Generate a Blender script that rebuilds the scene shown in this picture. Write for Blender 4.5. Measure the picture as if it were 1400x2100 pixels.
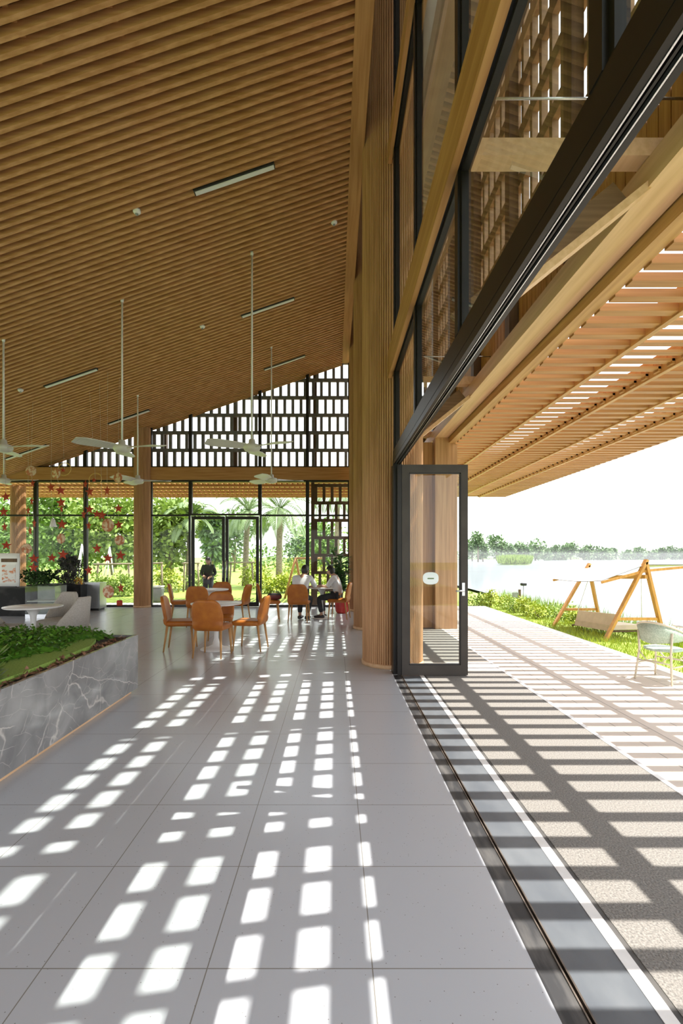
import bpy, bmesh, math, random
from mathutils import Vector, Matrix, noise

S = bpy.context.scene
for o in list(bpy.data.objects):
    bpy.data.objects.remove(o)
C = S.collection
R = math.radians

# ------------------------------------------------------------------ camera, light, exposure
F_PX, VPX, VPY, EYE = 1032.0, 687.0, 1139.0, 1.5
cam_d = bpy.data.cameras.new('camera')
cam = bpy.data.objects.new('camera', cam_d); C.objects.link(cam)
cam.location = (0, 0, EYE); cam.rotation_euler = (math.pi / 2, 0, 0)
cam_d.sensor_fit = 'VERTICAL'; cam_d.sensor_height = 36.0
cam_d.lens = F_PX / 2100 * 36
cam_d.shift_x = (700 - VPX) / 2100
cam_d.shift_y = (VPY - 1050) / 2100
cam_d.clip_start = 0.05; cam_d.clip_end = 2000
S.camera = cam

SKY = 1.1
world = bpy.data.worlds.new('hazy_sky'); S.world = world
world.use_nodes = True
wn = world.node_tree.nodes; wl = world.node_tree.links
bg = wn['Background']; bg.inputs[1].default_value = SKY
tc = wn.new('ShaderNodeTexCoord'); sx = wn.new('ShaderNodeSeparateXYZ'); cr = wn.new('ShaderNodeValToRGB')
wl.new(tc.outputs['Generated'], sx.inputs[0]); wl.new(sx.outputs['Z'], cr.inputs[0]); wl.new(cr.outputs[0], bg.inputs[0])
cr.color_ramp.elements[0].position = 0.0; cr.color_ramp.elements[0].color = (0.98, 0.99, 1.0, 1)
cr.color_ramp.elements[1].position = 0.8; cr.color_ramp.elements[1].color = (0.82, 0.90, 1.0, 1)

SUN_C, SUN_CY = 0.456, 0.08          # shift of a shadow in -X and in -Y per metre of height
sun_d = bpy.data.lights.new('sun', 'SUN'); sun_d.energy = 3.9; sun_d.angle = R(0.36); sun_d.color = (1.0, 0.95, 0.87)
sun = bpy.data.objects.new('sun', sun_d); C.objects.link(sun)
sun.rotation_euler = Vector((SUN_C, SUN_CY, 1)).to_track_quat('Z', 'Y').to_euler()
sun.location = (20, 3, 40)

S.view_settings.view_transform = 'Standard'; S.view_settings.look = 'None'
S.view_settings.gamma = 1.0; S.view_settings.exposure = 1.5
S.view_settings.use_curve_mapping = False
S.cycles.use_denoising = True
S.cycles.max_bounces = 10; S.cycles.diffuse_bounces = 5; S.cycles.glossy_bounces = 4
S.cycles.transparent_max_bounces = 32; S.cycles.transmission_bounces = 8
S.cycles.volume_bounces = 1
S.cycles.sample_clamp_indirect = 6.0
S.cycles.caustics_reflective = False; S.cycles.caustics_refractive = False

# ------------------------------------------------------------------ materials
def newmat(name):
    m = bpy.data.materials.new(name); m.use_nodes = True
    nt = m.node_tree
    return m, nt.nodes, nt.links, nt.nodes['Principled BSDF']

def L4(c): return (c[0], c[1], c[2], 1)

def noisy(name, c1, c2, scale=(1, 1, 1), detail=4, rough=.6, nscale=5.0, bump=0, metallic=0, spec=.5, p0=.35, p1=.65):
    m, n, l, b = newmat(name)
    t = n.new('ShaderNodeTexCoord'); mp = n.new('ShaderNodeMapping'); nz = n.new('ShaderNodeTexNoise'); r = n.new('ShaderNodeValToRGB')
    l.new(t.outputs['Object'], mp.inputs[0]); mp.inputs['Scale'].default_value = scale
    l.new(mp.outputs[0], nz.inputs['Vector']); nz.inputs['Scale'].default_value = nscale; nz.inputs['Detail'].default_value = detail
    l.new(nz.outputs['Fac'], r.inputs[0]); l.new(r.outputs[0], b.inputs['Base Color'])
    r.color_ramp.elements[0].position = p0; r.color_ramp.elements[0].color = L4(c1)
    r.color_ramp.elements[1].position = p1; r.color_ramp.elements[1].color = L4(c2)
    b.inputs['Roughness'].default_value = rough; b.inputs['Metallic'].default_value = metallic
    b.inputs['Specular IOR Level'].default_value = spec
    if bump:
        bp = n.new('ShaderNodeBump'); bp.inputs['Strength'].default_value = bump; bp.inputs['Distance'].default_value = .01
        l.new(nz.outputs['Fac'], bp.inputs['Height']); l.new(bp.outputs[0], b.inputs['Normal'])
    return m

def wood(name, c1, c2, axis, rough=.55, k=1.0):
    sc = [14.0, 14.0, 14.0]; sc['xyz'.index(axis)] = .7
    return noisy(name, c1, c2, tuple(x * k for x in sc), 5, rough, 1.6, .06, spec=.3)

W1, W2 = (.38, .178, .062), (.51, .268, .108)
M = {}
M['wood_x'] = wood('timber_grain_across', W1, W2, 'x')
M['wood_y'] = wood('timber_grain_along', W1, W2, 'y')
M['wood_z'] = wood('timber_grain_upright', W1, W2, 'z')
M['slat'] = wood('ceiling_slat_timber', (.48, .238, .088), (.64, .35, .155), 'x', .6)
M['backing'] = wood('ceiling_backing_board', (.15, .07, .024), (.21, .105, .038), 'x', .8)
M['column'] = wood('column_cladding', (.43, .235, .11), (.58, .34, .175), 'z', .6)
M['pergola'] = wood('eave_timber', (.36, .168, .055), (.47, .24, .088), 'x', .55)
M['pergola_y'] = wood('eave_beam_timber', (.44, .235, .088), (.57, .325, .135), 'y', .55)
M['pale_wood'] = wood('pale_timber', (.61, .39, .215), (.71, .475, .285), 'y', .5)
M['brown'] = wood('brown_timber', (.10, .06, .035), (.16, .095, .05), 'z', .6)
M['shaded_plank'] = wood('brace_timber_in_shade', (.17, .105, .062), (.26, .165, .10), 'x', .6)  # brace timber toned darker: the shade on its side is put into the colour
M['swing_wood'] = wood('honey_timber', (.55, .26, .06), (.70, .36, .10), 'z', .5)
M['chair_wood'] = wood('chair_leg_timber', (.42, .22, .08), (.55, .30, .12), 'z', .45)
M['dark'] = noisy('dark_bronze_metal', (.010, .0085, .0075), (.015, .012, .010), rough=.38, spec=.3)
M['dark_leaf'] = noisy('warm_grey_metal', (.040, .033, .028), (.052, .044, .037), rough=.45, spec=.3)
M['brick'] = noisy('grey_screen_block', (.15, .145, .15), (.21, .20, .21), nscale=9, rough=.85)
M['brick_brown'] = noisy('brown_screen_block', (.24, .15, .085), (.34, .22, .125), nscale=9, rough=.85)
M['brick_mid'] = noisy('dark_brown_block', (.10, .062, .036), (.15, .095, .056), nscale=9, rough=.85)
M['soffit'] = noisy('beige_soffit', (.52, .47, .40), (.60, .55, .47), nscale=3, rough=.8)
M['white'] = noisy('white_lacquer', (.78, .78, .77), (.82, .82, .81), nscale=4, rough=.3)
M['fan'] = noisy('cream_fan_enamel', (.62, .60, .53), (.68, .66, .58), nscale=4, rough=.4)
M['black'] = noisy('matt_black', (.012, .012, .013), (.02, .02, .021), nscale=6, rough=.5)
M['steel'] = noisy('brushed_steel', (.55, .57, .60), (.66, .68, .70), (40, 40, 1), rough=.28, metallic=.9)
M['orange'] = noisy('tan_orange_leather', (.35, .10, .008), (.45, .15, .015), nscale=7, rough=.48, bump=.15)
M['greyseat'] = noisy('greige_fabric', (.40, .37, .33), (.48, .45, .41), nscale=60, rough=.9, bump=.2)
M['red'] = noisy('red_felt', (.36, .035, .012), (.47, .055, .02), nscale=20, rough=.7)
M['ring'] = noisy('gilt_rattan', (.55, .36, .08), (.65, .44, .12), nscale=30, rough=.5)
M['disc'] = noisy('painted_disc', (.48, .16, .07), (.68, .52, .36), nscale=14, rough=.6, p0=.45, p1=.55)
M['string'] = noisy('fine_thread', (.5, .45, .38), (.6, .55, .45), rough=.8)
M['skin'] = noisy('skin', (.42, .24, .16), (.50, .30, .20), nscale=8, rough=.55)
M['hair'] = noisy('black_hair', (.010, .009, .009), (.022, .019, .017), (1, 1, 8), nscale=20, rough=.45)
M['shirt'] = noisy('white_shirt', (.66, .68, .71), (.76, .77, .80), nscale=6, rough=.85, bump=.2)
M['blackcloth'] = noisy('black_cloth', (.012, .013, .016), (.025, .026, .03), nscale=9, rough=.85)
M['navy'] = noisy('dark_trousers', (.025, .026, .032), (.045, .046, .052), nscale=9, rough=.85)
M['shoe'] = noisy('dark_shoe', (.02, .018, .017), (.035, .03, .028), rough=.4)
M['leaf_dark'] = noisy('dark_leaf', (.018, .055, .012), (.06, .14, .03), nscale=3, rough=.5, spec=.3)
M['leaf_fig'] = noisy('glossy_fig_leaf', (.04, .11, .03), (.10, .22, .06), nscale=3, rough=.4, spec=.4)
M['leaf_mid'] = noisy('mid_leaf', (.10, .18, .035), (.22, .35, .08), nscale=2.5, rough=.55, spec=.3)
M['leaf_light'] = noisy('light_leaf', (.19, .28, .06), (.37, .48, .12), nscale=2.5, rough=.55, spec=.3)
M['leaf_yellow'] = noisy('yellow_green_leaf', (.26, .33, .03), (.45, .50, .07), nscale=3, rough=.55, spec=.3)
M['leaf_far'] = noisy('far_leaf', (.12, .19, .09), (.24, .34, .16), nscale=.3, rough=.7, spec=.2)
M['leaf_palm'] = noisy('palm_leaf', (.15, .22, .09), (.28, .37, .18), nscale=2, rough=.5, spec=.3)
M['leaf_red'] = noisy('reddish_grey_leaf', (.05, .052, .045), (.13, .125, .115), nscale=6, rough=.6)
M['bark'] = noisy('grey_bark', (.17, .13, .10), (.32, .26, .20), (3, 3, 9), nscale=3, rough=.9, bump=.3)
M['turf'] = noisy('artificial_turf', (.20, .33, .055), (.29, .43, .085), nscale=80, rough=.85, bump=.4)
M['ivy'] = noisy('creeper_leaf', (.035, .12, .010), (.11, .27, .025), nscale=14, rough=.45, spec=.35)
M['deadleaf'] = noisy('dry_leaf', (.10, .045, .02), (.38, .20, .12), nscale=18, rough=.8)
M['lawn'] = noisy('lawn_grass', (.20, .30, .04), (.32, .42, .07), nscale=3.5, detail=8, rough=.9, bump=.5)
M['soil'] = noisy('meadow_ground', (.12, .18, .05), (.22, .29, .08), nscale=.4, rough=.95)
M['canvas'] = noisy('cream_canvas', (.80, .79, .75), (.84, .83, .80), nscale=10, rough=.9)
M['bench'] = noisy('sand_board', (.66, .53, .42), (.74, .60, .48), nscale=6, rough=.7)
M['wicker'] = noisy('mint_weave', (.36, .46, .38), (.54, .63, .54), nscale=60, rough=.7, bump=.4)
M['bamboo'] = noisy('ivory_bamboo', (.66, .60, .48), (.76, .70, .57), (1, 1, 6), nscale=9, rough=.5)
M['blackmarble'] = noisy('black_marble', (.012, .012, .012), (.05, .05, .048), nscale=3, detail=9, rough=.5, spec=.15, p0=.5, p1=.75)
M['greybin'] = noisy('grey_bin_plastic', (.22, .23, .23), (.28, .29, .29), rough=.6)
M['redpot'] = noisy('red_glazed_pot', (.42, .03, .03), (.52, .05, .04), rough=.25)
M['bag'] = noisy('maroon_bag', (.09, .015, .018), (.15, .03, .03), nscale=8, rough=.6)
M['threshold'] = noisy('dusty_black_stone', (.018, .019, .022), (.12, .115, .11), (6, 1, 1), nscale=3, detail=7, rough=.5, p0=.45, p1=.8)
M['rail'] = noisy('worn_rail_metal', (.10, .08, .065), (.26, .22, .19), (3, 1, 1), nscale=5, rough=.4, metallic=.6)
M['sillstone'] = noisy('scuffed_blue_grey_stone', (.075, .087, .103), (.125, .138, .152), (2.2, 1, 1), nscale=2.2, detail=9, rough=.42)
M['whitestone'] = noisy('white_stone_strip', (.74, .73, .72), (.82, .81, .80), nscale=9, rough=.5)
M['joint'] = noisy('dark_joint', (.06, .057, .055), (.09, .085, .08), nscale=9, rough=.8)
M['mat'] = noisy('fine_gravel_screed', (.128, .121, .112), (.275, .258, .235), nscale=110, detail=2, rough=.9, bump=.4, p0=.3, p1=.7)
M['picture'] = noisy('printed_pictures', (.75, .74, .72), (.62, .22, .10), (1, 1, 1.6), nscale=9, rough=.5, p0=.52, p1=.60)
M['earth'] = noisy('dark_soil', (.03, .022, .015), (.06, .045, .03), nscale=12, rough=.95)
M['sticker'] = noisy('pale_sticker', (.72, .82, .84), (.80, .88, .90), nscale=5, rough=.5)
M['flower'] = noisy('orange_flower', (.65, .30, .03), (.80, .45, .06), nscale=5, rough=.6)

def m_floor():
    m, n, l, b = newmat('terrazzo_tile')
    t = n.new('ShaderNodeTexCoord'); s = n.new('ShaderNodeSeparateXYZ'); l.new(t.outputs['Object'], s.inputs[0])
    fac = None
    for ax, ph in (('X', .1355), ('Y', 2.427)):
        a = n.new('ShaderNodeMath'); a.operation = 'SUBTRACT'; l.new(s.outputs[ax], a.inputs[0]); a.inputs[1].default_value = ph - .3
        d = n.new('ShaderNodeMath'); d.operation = 'PINGPONG'; l.new(a.outputs[0], d.inputs[0]); d.inputs[1].default_value = .3
        g = n.new('ShaderNodeMath'); g.operation = 'GREATER_THAN'; l.new(d.outputs[0], g.inputs[0]); g.inputs[1].default_value = .2978
        if fac is None: fac = g
        else:
            mx = n.new('ShaderNodeMath'); mx.operation = 'MAXIMUM'; l.new(fac.outputs[0], mx.inputs[0]); l.new(g.outputs[0], mx.inputs[1]); fac = mx
    v = n.new('ShaderNodeTexVoronoi'); v.inputs['Scale'].default_value = 55; l.new(t.outputs['Object'], v.inputs['Vector'])
    r = n.new('ShaderNodeValToRGB'); l.new(v.outputs['Distance'], r.inputs[0])
    r.color_ramp.interpolation = 'CONSTANT'
    r.color_ramp.elements[0].position = 0; r.color_ramp.elements[0].color = (.25, .24, .24, 1)
    r.color_ramp.elements[1].position = .115; r.color_ramp.elements[1].color = (.525, .55, .595, 1)
    cm = n.new('ShaderNodeMix'); cm.data_type = 'RGBA'; cm.inputs[6].default_value = (.525, .55, .595, 1)
    ws = n.new('ShaderNodeTexWhiteNoise'); l.new(v.outputs['Position'], ws.inputs['Vector'])
    gt = n.new('ShaderNodeMath'); gt.operation = 'GREATER_THAN'; gt.inputs[1].default_value = .72; l.new(ws.outputs['Value'], gt.inputs[0])
    l.new(gt.outputs[0], cm.inputs[0]); l.new(r.outputs[0], cm.inputs[7])
    jm = n.new('ShaderNodeMix'); jm.data_type = 'RGBA'; l.new(fac.outputs[0], jm.inputs[0]); l.new(cm.outputs[2], jm.inputs[6]); jm.inputs[7].default_value = (.25, .24, .22, 1)
    l.new(jm.outputs[2], b.inputs['Base Color']); b.inputs['Roughness'].default_value = .22
    b.inputs['Specular IOR Level'].default_value = .5
    return m
M['floor'] = m_floor()

def m_deck():
    m, n, l, b = newmat('pale_paving')
    t = n.new('ShaderNodeTexCoord'); s = n.new('ShaderNodeSeparateXYZ'); l.new(t.outputs['Object'], s.inputs[0])
    bk = n.new('ShaderNodeTexBrick'); mp = n.new('ShaderNodeMapping'); l.new(t.outputs['Object'], mp.inputs[0]); l.new(mp.outputs[0], bk.inputs['Vector'])
    mp.inputs['Rotation'].default_value = (0, 0, R(90))
    bk.inputs['Scale'].default_value = 1.0; bk.inputs['Brick Width'].default_value = 1.2; bk.inputs['Row Height'].default_value = .3; bk.inputs['Mortar Size'].default_value = .006
    bk.inputs['Color1'].default_value = (.62, .535, .455, 1); bk.inputs['Color2'].default_value = (.55, .465, .39, 1); bk.inputs['Mortar'].default_value = (.28, .24, .2, 1)
    l.new(bk.outputs['Color'], b.inputs['Base Color']); b.inputs['Roughness'].default_value = .7
    return m
M['deck'] = m_deck()

def m_marble():
    m, n, l, b = newmat('grey_veined_marble')
    t = n.new('ShaderNodeTexCoord')
    n2 = n.new('ShaderNodeTexNoise'); n2.inputs['Scale'].default_value = 3.2; n2.inputs['Detail'].default_value = 9; n2.inputs['Distortion'].default_value = .6; l.new(t.outputs['Object'], n2.inputs['Vector'])
    r2 = n.new('ShaderNodeValToRGB'); l.new(n2.outputs['Fac'], r2.inputs[0])
    r2.color_ramp.elements[0].position = .35; r2.color_ramp.elements[0].color = (.17, .168, .17, 1)
    r2.color_ramp.elements[1].position = .72; r2.color_ramp.elements[1].color = (.31, .305, .30, 1)
    last = r2.outputs[0]
    dn = n.new('ShaderNodeTexNoise'); dn.inputs['Scale'].default_value = 2.5; dn.inputs['Detail'].default_value = 4; l.new(t.outputs['Object'], dn.inputs['Vector'])
    for rot, sc, w, amt, mlo in ((.5, 1.9, .008, .85, .44), (-.8, 3.6, .009, .6, .44), (1.9, 7.5, .018, .4, .42)):
        mp = n.new('ShaderNodeMapping'); l.new(t.outputs['Object'], mp.inputs[0]); mp.inputs['Rotation'].default_value = (rot, .3, .2); mp.inputs['Scale'].default_value = (1, .55, 1.1); mp.inputs['Location'].default_value = (rot * 7, sc, 0)
        mv = n.new('ShaderNodeMix'); mv.data_type = 'VECTOR'; mv.inputs[0].default_value = .13; l.new(mp.outputs[0], mv.inputs[4]); l.new(dn.outputs['Color'], mv.inputs[5])
        v = n.new('ShaderNodeTexVoronoi'); v.feature = 'DISTANCE_TO_EDGE'; v.inputs['Scale'].default_value = sc; l.new(mv.outputs[1], v.inputs['Vector'])
        r = n.new('ShaderNodeValToRGB'); l.new(v.outputs['Distance'], r.inputs[0])
        r.color_ramp.elements[0].position = 0; r.color_ramp.elements[0].color = (amt, amt, amt, 1)
        r.color_ramp.elements[1].position = w; r.color_ramp.elements[1].color = (0, 0, 0, 1)
        nz = n.new('ShaderNodeTexNoise'); nz.inputs['Scale'].default_value = sc * 1.3; nz.inputs['Detail'].default_value = 3; l.new(mp.outputs[0], nz.inputs['Vector'])
        mr = n.new('ShaderNodeMapRange'); mr.inputs['From Min'].default_value = mlo; mr.inputs['From Max'].default_value = mlo + .1; l.new(nz.outputs['Fac'], mr.inputs['Value'])
        mm = n.new('ShaderNodeMath'); mm.operation = 'MULTIPLY'; l.new(r.outputs[0], mm.inputs[0]); l.new(mr.outputs[0], mm.inputs[1])
        mx = n.new('ShaderNodeMix'); mx.data_type = 'RGBA'; l.new(mm.outputs[0], mx.inputs[0]); l.new(last, mx.inputs[6]); mx.inputs[7].default_value = (.56, .52, .48, 1)
        last = mx.outputs[2]
    l.new(last, b.inputs['Base Color']); b.inputs['Roughness'].default_value = .14
    return m
M['marble'] = m_marble()

def m_glass(name='window_glass', tint=(.94, .97, .95), refl=1.0):
    m, n, l, b = newmat(name); n.remove(b)
    out = n['Material Output']
    tr = n.new('ShaderNodeBsdfTransparent'); tr.inputs[0].default_value = L4(tint)
    gl = n.new('ShaderNodeBsdfGlossy'); gl.inputs['Roughness'].default_value = 0.0; gl.inputs[0].default_value = (refl, refl, refl, 1)
    fr = n.new('ShaderNodeFresnel'); fr.inputs[0].default_value = 1.45
    ge = n.new('ShaderNodeNewGeometry'); iv = n.new('ShaderNodeMath'); iv.operation = 'SUBTRACT'; iv.inputs[0].default_value = 1; l.new(ge.outputs['Backfacing'], iv.inputs[1])
    ml = n.new('ShaderNodeMath'); ml.operation = 'MULTIPLY'; l.new(fr.outputs[0], ml.inputs[0]); l.new(iv.outputs[0], ml.inputs[1])   # one reflection per pane, at its outer face
    mx = n.new('ShaderNodeMixShader'); l.new(ml.outputs[0], mx.inputs[0]); l.new(tr.outputs[0], mx.inputs[1]); l.new(gl.outputs[0], mx.inputs[2])
    l.new(mx.outputs[0], out.inputs['Surface'])
    return m
M['glass'] = m_glass()
M['glass_rear'] = m_glass('low_reflection_glass', (.97, .98, .97), .35)

def m_water():
    m, n, l, b = newmat('lake_water'); n.remove(b)
    df = n.new('ShaderNodeBsdfDiffuse'); df.inputs[0].default_value = (.15, .165, .17, 1)
    gl = n.new('ShaderNodeBsdfGlossy'); gl.inputs['Roughness'].default_value = .10; gl.inputs[0].default_value = (1, 1, 1, 1)
    t = n.new('ShaderNodeTexCoord'); nz = n.new('ShaderNodeTexNoise'); nz.inputs['Scale'].default_value = 2.0; nz.inputs['Detail'].default_value = 3
    l.new(t.outputs['Object'], nz.inputs['Vector']); bp = n.new('ShaderNodeBump'); bp.inputs['Strength'].default_value = .12; bp.inputs['Distance'].default_value = .05
    l.new(nz.outputs['Fac'], bp.inputs['Height']); l.new(bp.outputs[0], gl.inputs['Normal'])
    n3 = n.new('ShaderNodeTexNoise'); n3.inputs['Scale'].default_value = .05; n3.inputs['Detail'].default_value = 4; l.new(t.outputs['Object'], n3.inputs['Vector'])
    mr = n.new('ShaderNodeMapRange'); l.new(n3.outputs['Fac'], mr.inputs['Value'])
    mr.inputs['From Min'].default_value = .4; mr.inputs['From Max'].default_value = .6; mr.inputs['To Min'].default_value = .17; mr.inputs['To Max'].default_value = .24
    mx = n.new('ShaderNodeMixShader'); l.new(mr.outputs[0], mx.inputs[0]); l.new(df.outputs[0], mx.inputs[1]); l.new(gl.outputs[0], mx.inputs[2])
    l.new(mx.outputs[0], n['Material Output'].inputs['Surface'])
    return m
M['water'] = m_water()

def m_mist():
    m, n, l, b = newmat('lake_mist'); n.remove(b)
    v = n.new('ShaderNodeVolumeScatter'); v.inputs['Color'].default_value = (1, 1, 1, 1); v.inputs['Density'].default_value = .0009
    l.new(v.outputs[0], n['Material Output'].inputs['Volume'])
    return m
M['mist'] = m_mist()

# ------------------------------------------------------------------ mesh helpers
class MB:
    """collects shapes, links them as one mesh object"""
    def __init__(self): self.v, self.f, self.s = [], [], []
    def add(self, vs, fs, smooth=False, mtx=None):
        k = len(self.v)
        if mtx is not None: vs = [tuple(mtx @ Vector(p)) for p in vs]
        self.v += [tuple(p) for p in vs]
        self.f += [tuple(i + k for i in f) for f in fs]; self.s += [smooth] * len(fs)
        return self
    def box(self, x0, x1, y0, y1, z0, z1, mtx=None):
        vs = [(x0, y0, z0), (x1, y0, z0), (x1, y1, z0), (x0, y1, z0), (x0, y0, z1), (x1, y0, z1), (x1, y1, z1), (x0, y1, z1)]
        return self.add(vs, [(0, 3, 2, 1), (4, 5, 6, 7), (0, 1, 5, 4), (1, 2, 6, 5), (2, 3, 7, 6), (3, 0, 4, 7)], mtx=mtx)
    def bar(self, p, q, w, h, up=(0, 0, 1)):
        p, q = Vector(p), Vector(q); d = (q - p).normalized(); u = Vector(up)
        s = d.cross(u).normalized() * w / 2; t = s.cross(d).normalized() * h / 2
        vs = [p - s - t, p + s - t, p + s + t, p - s + t, q - s - t, q + s - t, q + s + t, q - s + t]
        return self.add(vs, [(0, 1, 2, 3), (7, 6, 5, 4), (0, 4, 5, 1), (1, 5, 6, 2), (2, 6, 7, 3), (3, 7, 4, 0)])
    def tube(self, pts, rad, n=8, cap=True):
        pts = [Vector(p) for p in pts]
        rs = rad if isinstance(rad, (list, tuple)) else [rad] * len(pts)
        vs, fs = [], []
        for i, p in enumerate(pts):
            d = (pts[min(i + 1, len(pts) - 1)] - pts[max(i - 1, 0)]).normalized()
            a = d.orthogonal().normalized() if i == 0 else (a - d * a.dot(d)).normalized()
            b = d.cross(a)
            for k in range(n):
                t = 2 * math.pi * k / n
                vs.append(p + (a * math.cos(t) + b * math.sin(t)) * rs[i])
        for i in range(len(pts) - 1):
            for k in range(n):
                fs.append((i * n + k, i * n + (k + 1) % n, (i + 1) * n + (k + 1) % n, (i + 1) * n + k))
        if cap:
            fs.append(tuple(range(n))[::-1]); fs.append(tuple((len(pts) - 1) * n + k for k in range(n)))
        return self.add(vs, fs, True)
    def lathe(self, prof, n=32, c=(0, 0, 0), smooth=True, mtx=None):
        vs, fs = [], []
        for r, z in prof:
            for k in range(n):
                t = 2 * math.pi * k / n; vs.append((c[0] + r * math.cos(t), c[1] + r * math.sin(t), c[2] + z))
        for i in range(len(prof) - 1):
            for k in range(n):
                fs.append((i * n + k, i * n + (k + 1) % n, (i + 1) * n + (k + 1) % n, (i + 1) * n + k))
        fs.append(tuple(range(n))[::-1]); fs.append(tuple((len(prof) - 1) * n + k for k in range(n)))
        return self.add(vs, fs, smooth, mtx)
    def prism(self, poly, ax, a0, a1):
        """extrude a polygon; ax = axis of extrusion, poly in the other two axes in order"""
        def P(u, v, a): return {'x': (a, u, v), 'y': (u, a, v), 'z': (u, v, a)}[ax]
        n = len(poly)
        vs = [P(u, v, a0) for u, v in poly] + [P(u, v, a1) for u, v in poly]
        fs = [tuple(range(n)), tuple(range(2 * n - 1, n - 1, -1))] + [(i, i + n, (i + 1) % n + n, (i + 1) % n) for i in range(n)]
        return self.add(vs, fs)
    def rbox(self, sx_, sy_, sz_, r, n=8, fn=None, mtx=None):
        """rounded box, centred; fn deforms its points"""
        hx, hy, hz = sx_ / 2, sy_ / 2, sz_ / 2
        idx, vs, fs = {}, [], []
        def key(i, j, k):
            if (i, j, k) not in idx:
                def cc(a, h):
                    t = a / n * 2 - 1
                    return math.copysign(abs(t) ** .8, t) * h if t else 0
                p = Vector((cc(i, hx), cc(j, hy), cc(k, hz)))
                rr = min(r, hx, hy, hz)
                q = Vector((max(-hx + rr, min(hx - rr, p.x)), max(-hy + rr, min(hy - rr, p.y)), max(-hz + rr, min(hz - rr, p.z))))
                d = p - q
                if d.length > 1e-9: p = q + d.normalized() * rr
                if fn: p = Vector(fn(p))
                idx[(i, j, k)] = len(vs); vs.append(p)
            return idx[(i, j, k)]
        for a in range(n):
            for b in range(n):
                fs.append((key(a, b, 0), key(a, b + 1, 0), key(a + 1, b + 1, 0), key(a + 1, b, 0)))
                fs.append((key(a, b, n), key(a + 1, b, n), key(a + 1, b + 1, n), key(a, b + 1, n)))
                fs.append((key(a, 0, b), key(a + 1, 0, b), key(a + 1, 0, b + 1), key(a, 0, b + 1)))
                fs.append((key(a, n, b), key(a, n, b + 1), key(a + 1, n, b + 1), key(a + 1, n, b)))
                fs.append((key(0, a, b), key(0, a, b + 1), key(0, a + 1, b + 1), key(0, a + 1, b)))
                fs.append((key(n, a, b), key(n, a + 1, b), key(n, a + 1, b + 1), key(n, a, b + 1)))
        return self.add(vs, fs, True, mtx)
    def leaf(self, p, d, up, ln, w):
        p, d = Vector(p), Vector(d).normalized(); s = d.cross(Vector(up))
        s = (s.normalized() if s.length > 1e-4 else d.orthogonal().normalized()) * w / 2
        m = p + d * ln * .5
        return self.add([p, m - s, p + d * ln, m + s], [(0, 1, 2, 3)])
    def build(self, name, m, parent=None):
        me = bpy.data.meshes.new(name); me.from_pydata(self.v, [], self.f); me.update()
        me.polygons.foreach_set('use_smooth', self.s)
        me.materials.append(M[m] if isinstance(m, str) else m)
        o = bpy.data.objects.new(name, me); C.objects.link(o)
        if parent is not None: o.parent = parent
        return o

def tag(o, label=None, cat=None, group=None, kind=None):
    if label: o['label'] = label
    if cat: o['category'] = cat
    if group: o['group'] = group
    if kind: o['kind'] = kind
    return o

def thing(name, label, cat, loc=(0, 0, 0), rz=0, group=None):
    o = bpy.data.objects.new(name, None); C.objects.link(o); o.empty_display_size = .1
    o.location = loc; o.rotation_euler = (0, 0, rz)
    return tag(o, label, cat, group)

def dup(root, loc, rz=None, label=None, group=None):
    r = root.copy(); C.objects.link(r); r.location = loc
    if rz is not None: r.rotation_euler = (0, 0, rz)
    if label: r['label'] = label
    if group: r['group'] = group
    for ch in list(root.children):
        c = ch.copy(); C.objects.link(c); c.parent = r
        for g in list(ch.children):
            d = g.copy(); C.objects.link(d); d.parent = c
    return r

def structure(name, mb, m, parent=None):
    o = mb.build(name, m, parent)
    if parent is None: o['kind'] = 'structure'
    return o

def px(x, y, Y):
    """a pixel of the 1400 x 2100 photograph at depth Y"""
    return Vector(((x - VPX) / F_PX * Y, Y, EYE - (y - VPY) / F_PX * Y))

# ------------------------------------------------------------------ dimensions of the building
YB = 14.74                                   # rear glass wall
def ceil_z(x): return 7.06 + .343 * x        # underside of the slats
SL = math.atan(.343)
X_LOW = -12.5

# ------------------------------------------------------------------ floor, ground, lake
structure('floor', MB().box(X_LOW, .727, -4, YB + .1, -.12, 0), 'floor')
structure('trim_1', MB().box(.727, .815, -4, YB, -.12, 0), 'threshold')
t = MB(); t.box(.815, .821, -4, YB, -.12, .004); t.box(.832, .838, -4, YB, -.12, .004); t.box(.821, .832, -4, YB, -.12, -.02)
structure('trim_2', t, 'rail')
structure('trim_3', MB().box(.838, 1.055, -4, YB, -.12, 0), 'sillstone')
structure('trim_4', MB().box(1.055, 1.105, -4, YB, -.12, .002), 'whitestone')
structure('trim_5', MB().box(1.105, 1.13, -4, YB, -.12, -.002), 'joint')
structure('floor_porch', MB().box(1.13, 2.165, -4, 6.56, -.15, 0).box(1.13, 2.165, 7.04, 19.6, -.15, 0), 'mat')
structure('floor_porch_band', MB().box(1.13, 2.165, 6.56, 7.04, -.15, 0), 'whitestone')
structure('trim_6', MB().box(2.165, 2.205, -4, 19.6, -.15, .003), 'whitestone')
structure('floor_terrace', MB().box(2.205, 4.66, -4, 16.4, -.3, -.15), 'deck')
structure('trim_7', MB().box(4.66, 4.87, -4, 16.4, -.3, -.148), 'whitestone')
structure('pavement', MB().box(-14, 2.165, YB + .1, 17.0, -.3, -.1), 'whitestone')
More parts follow.
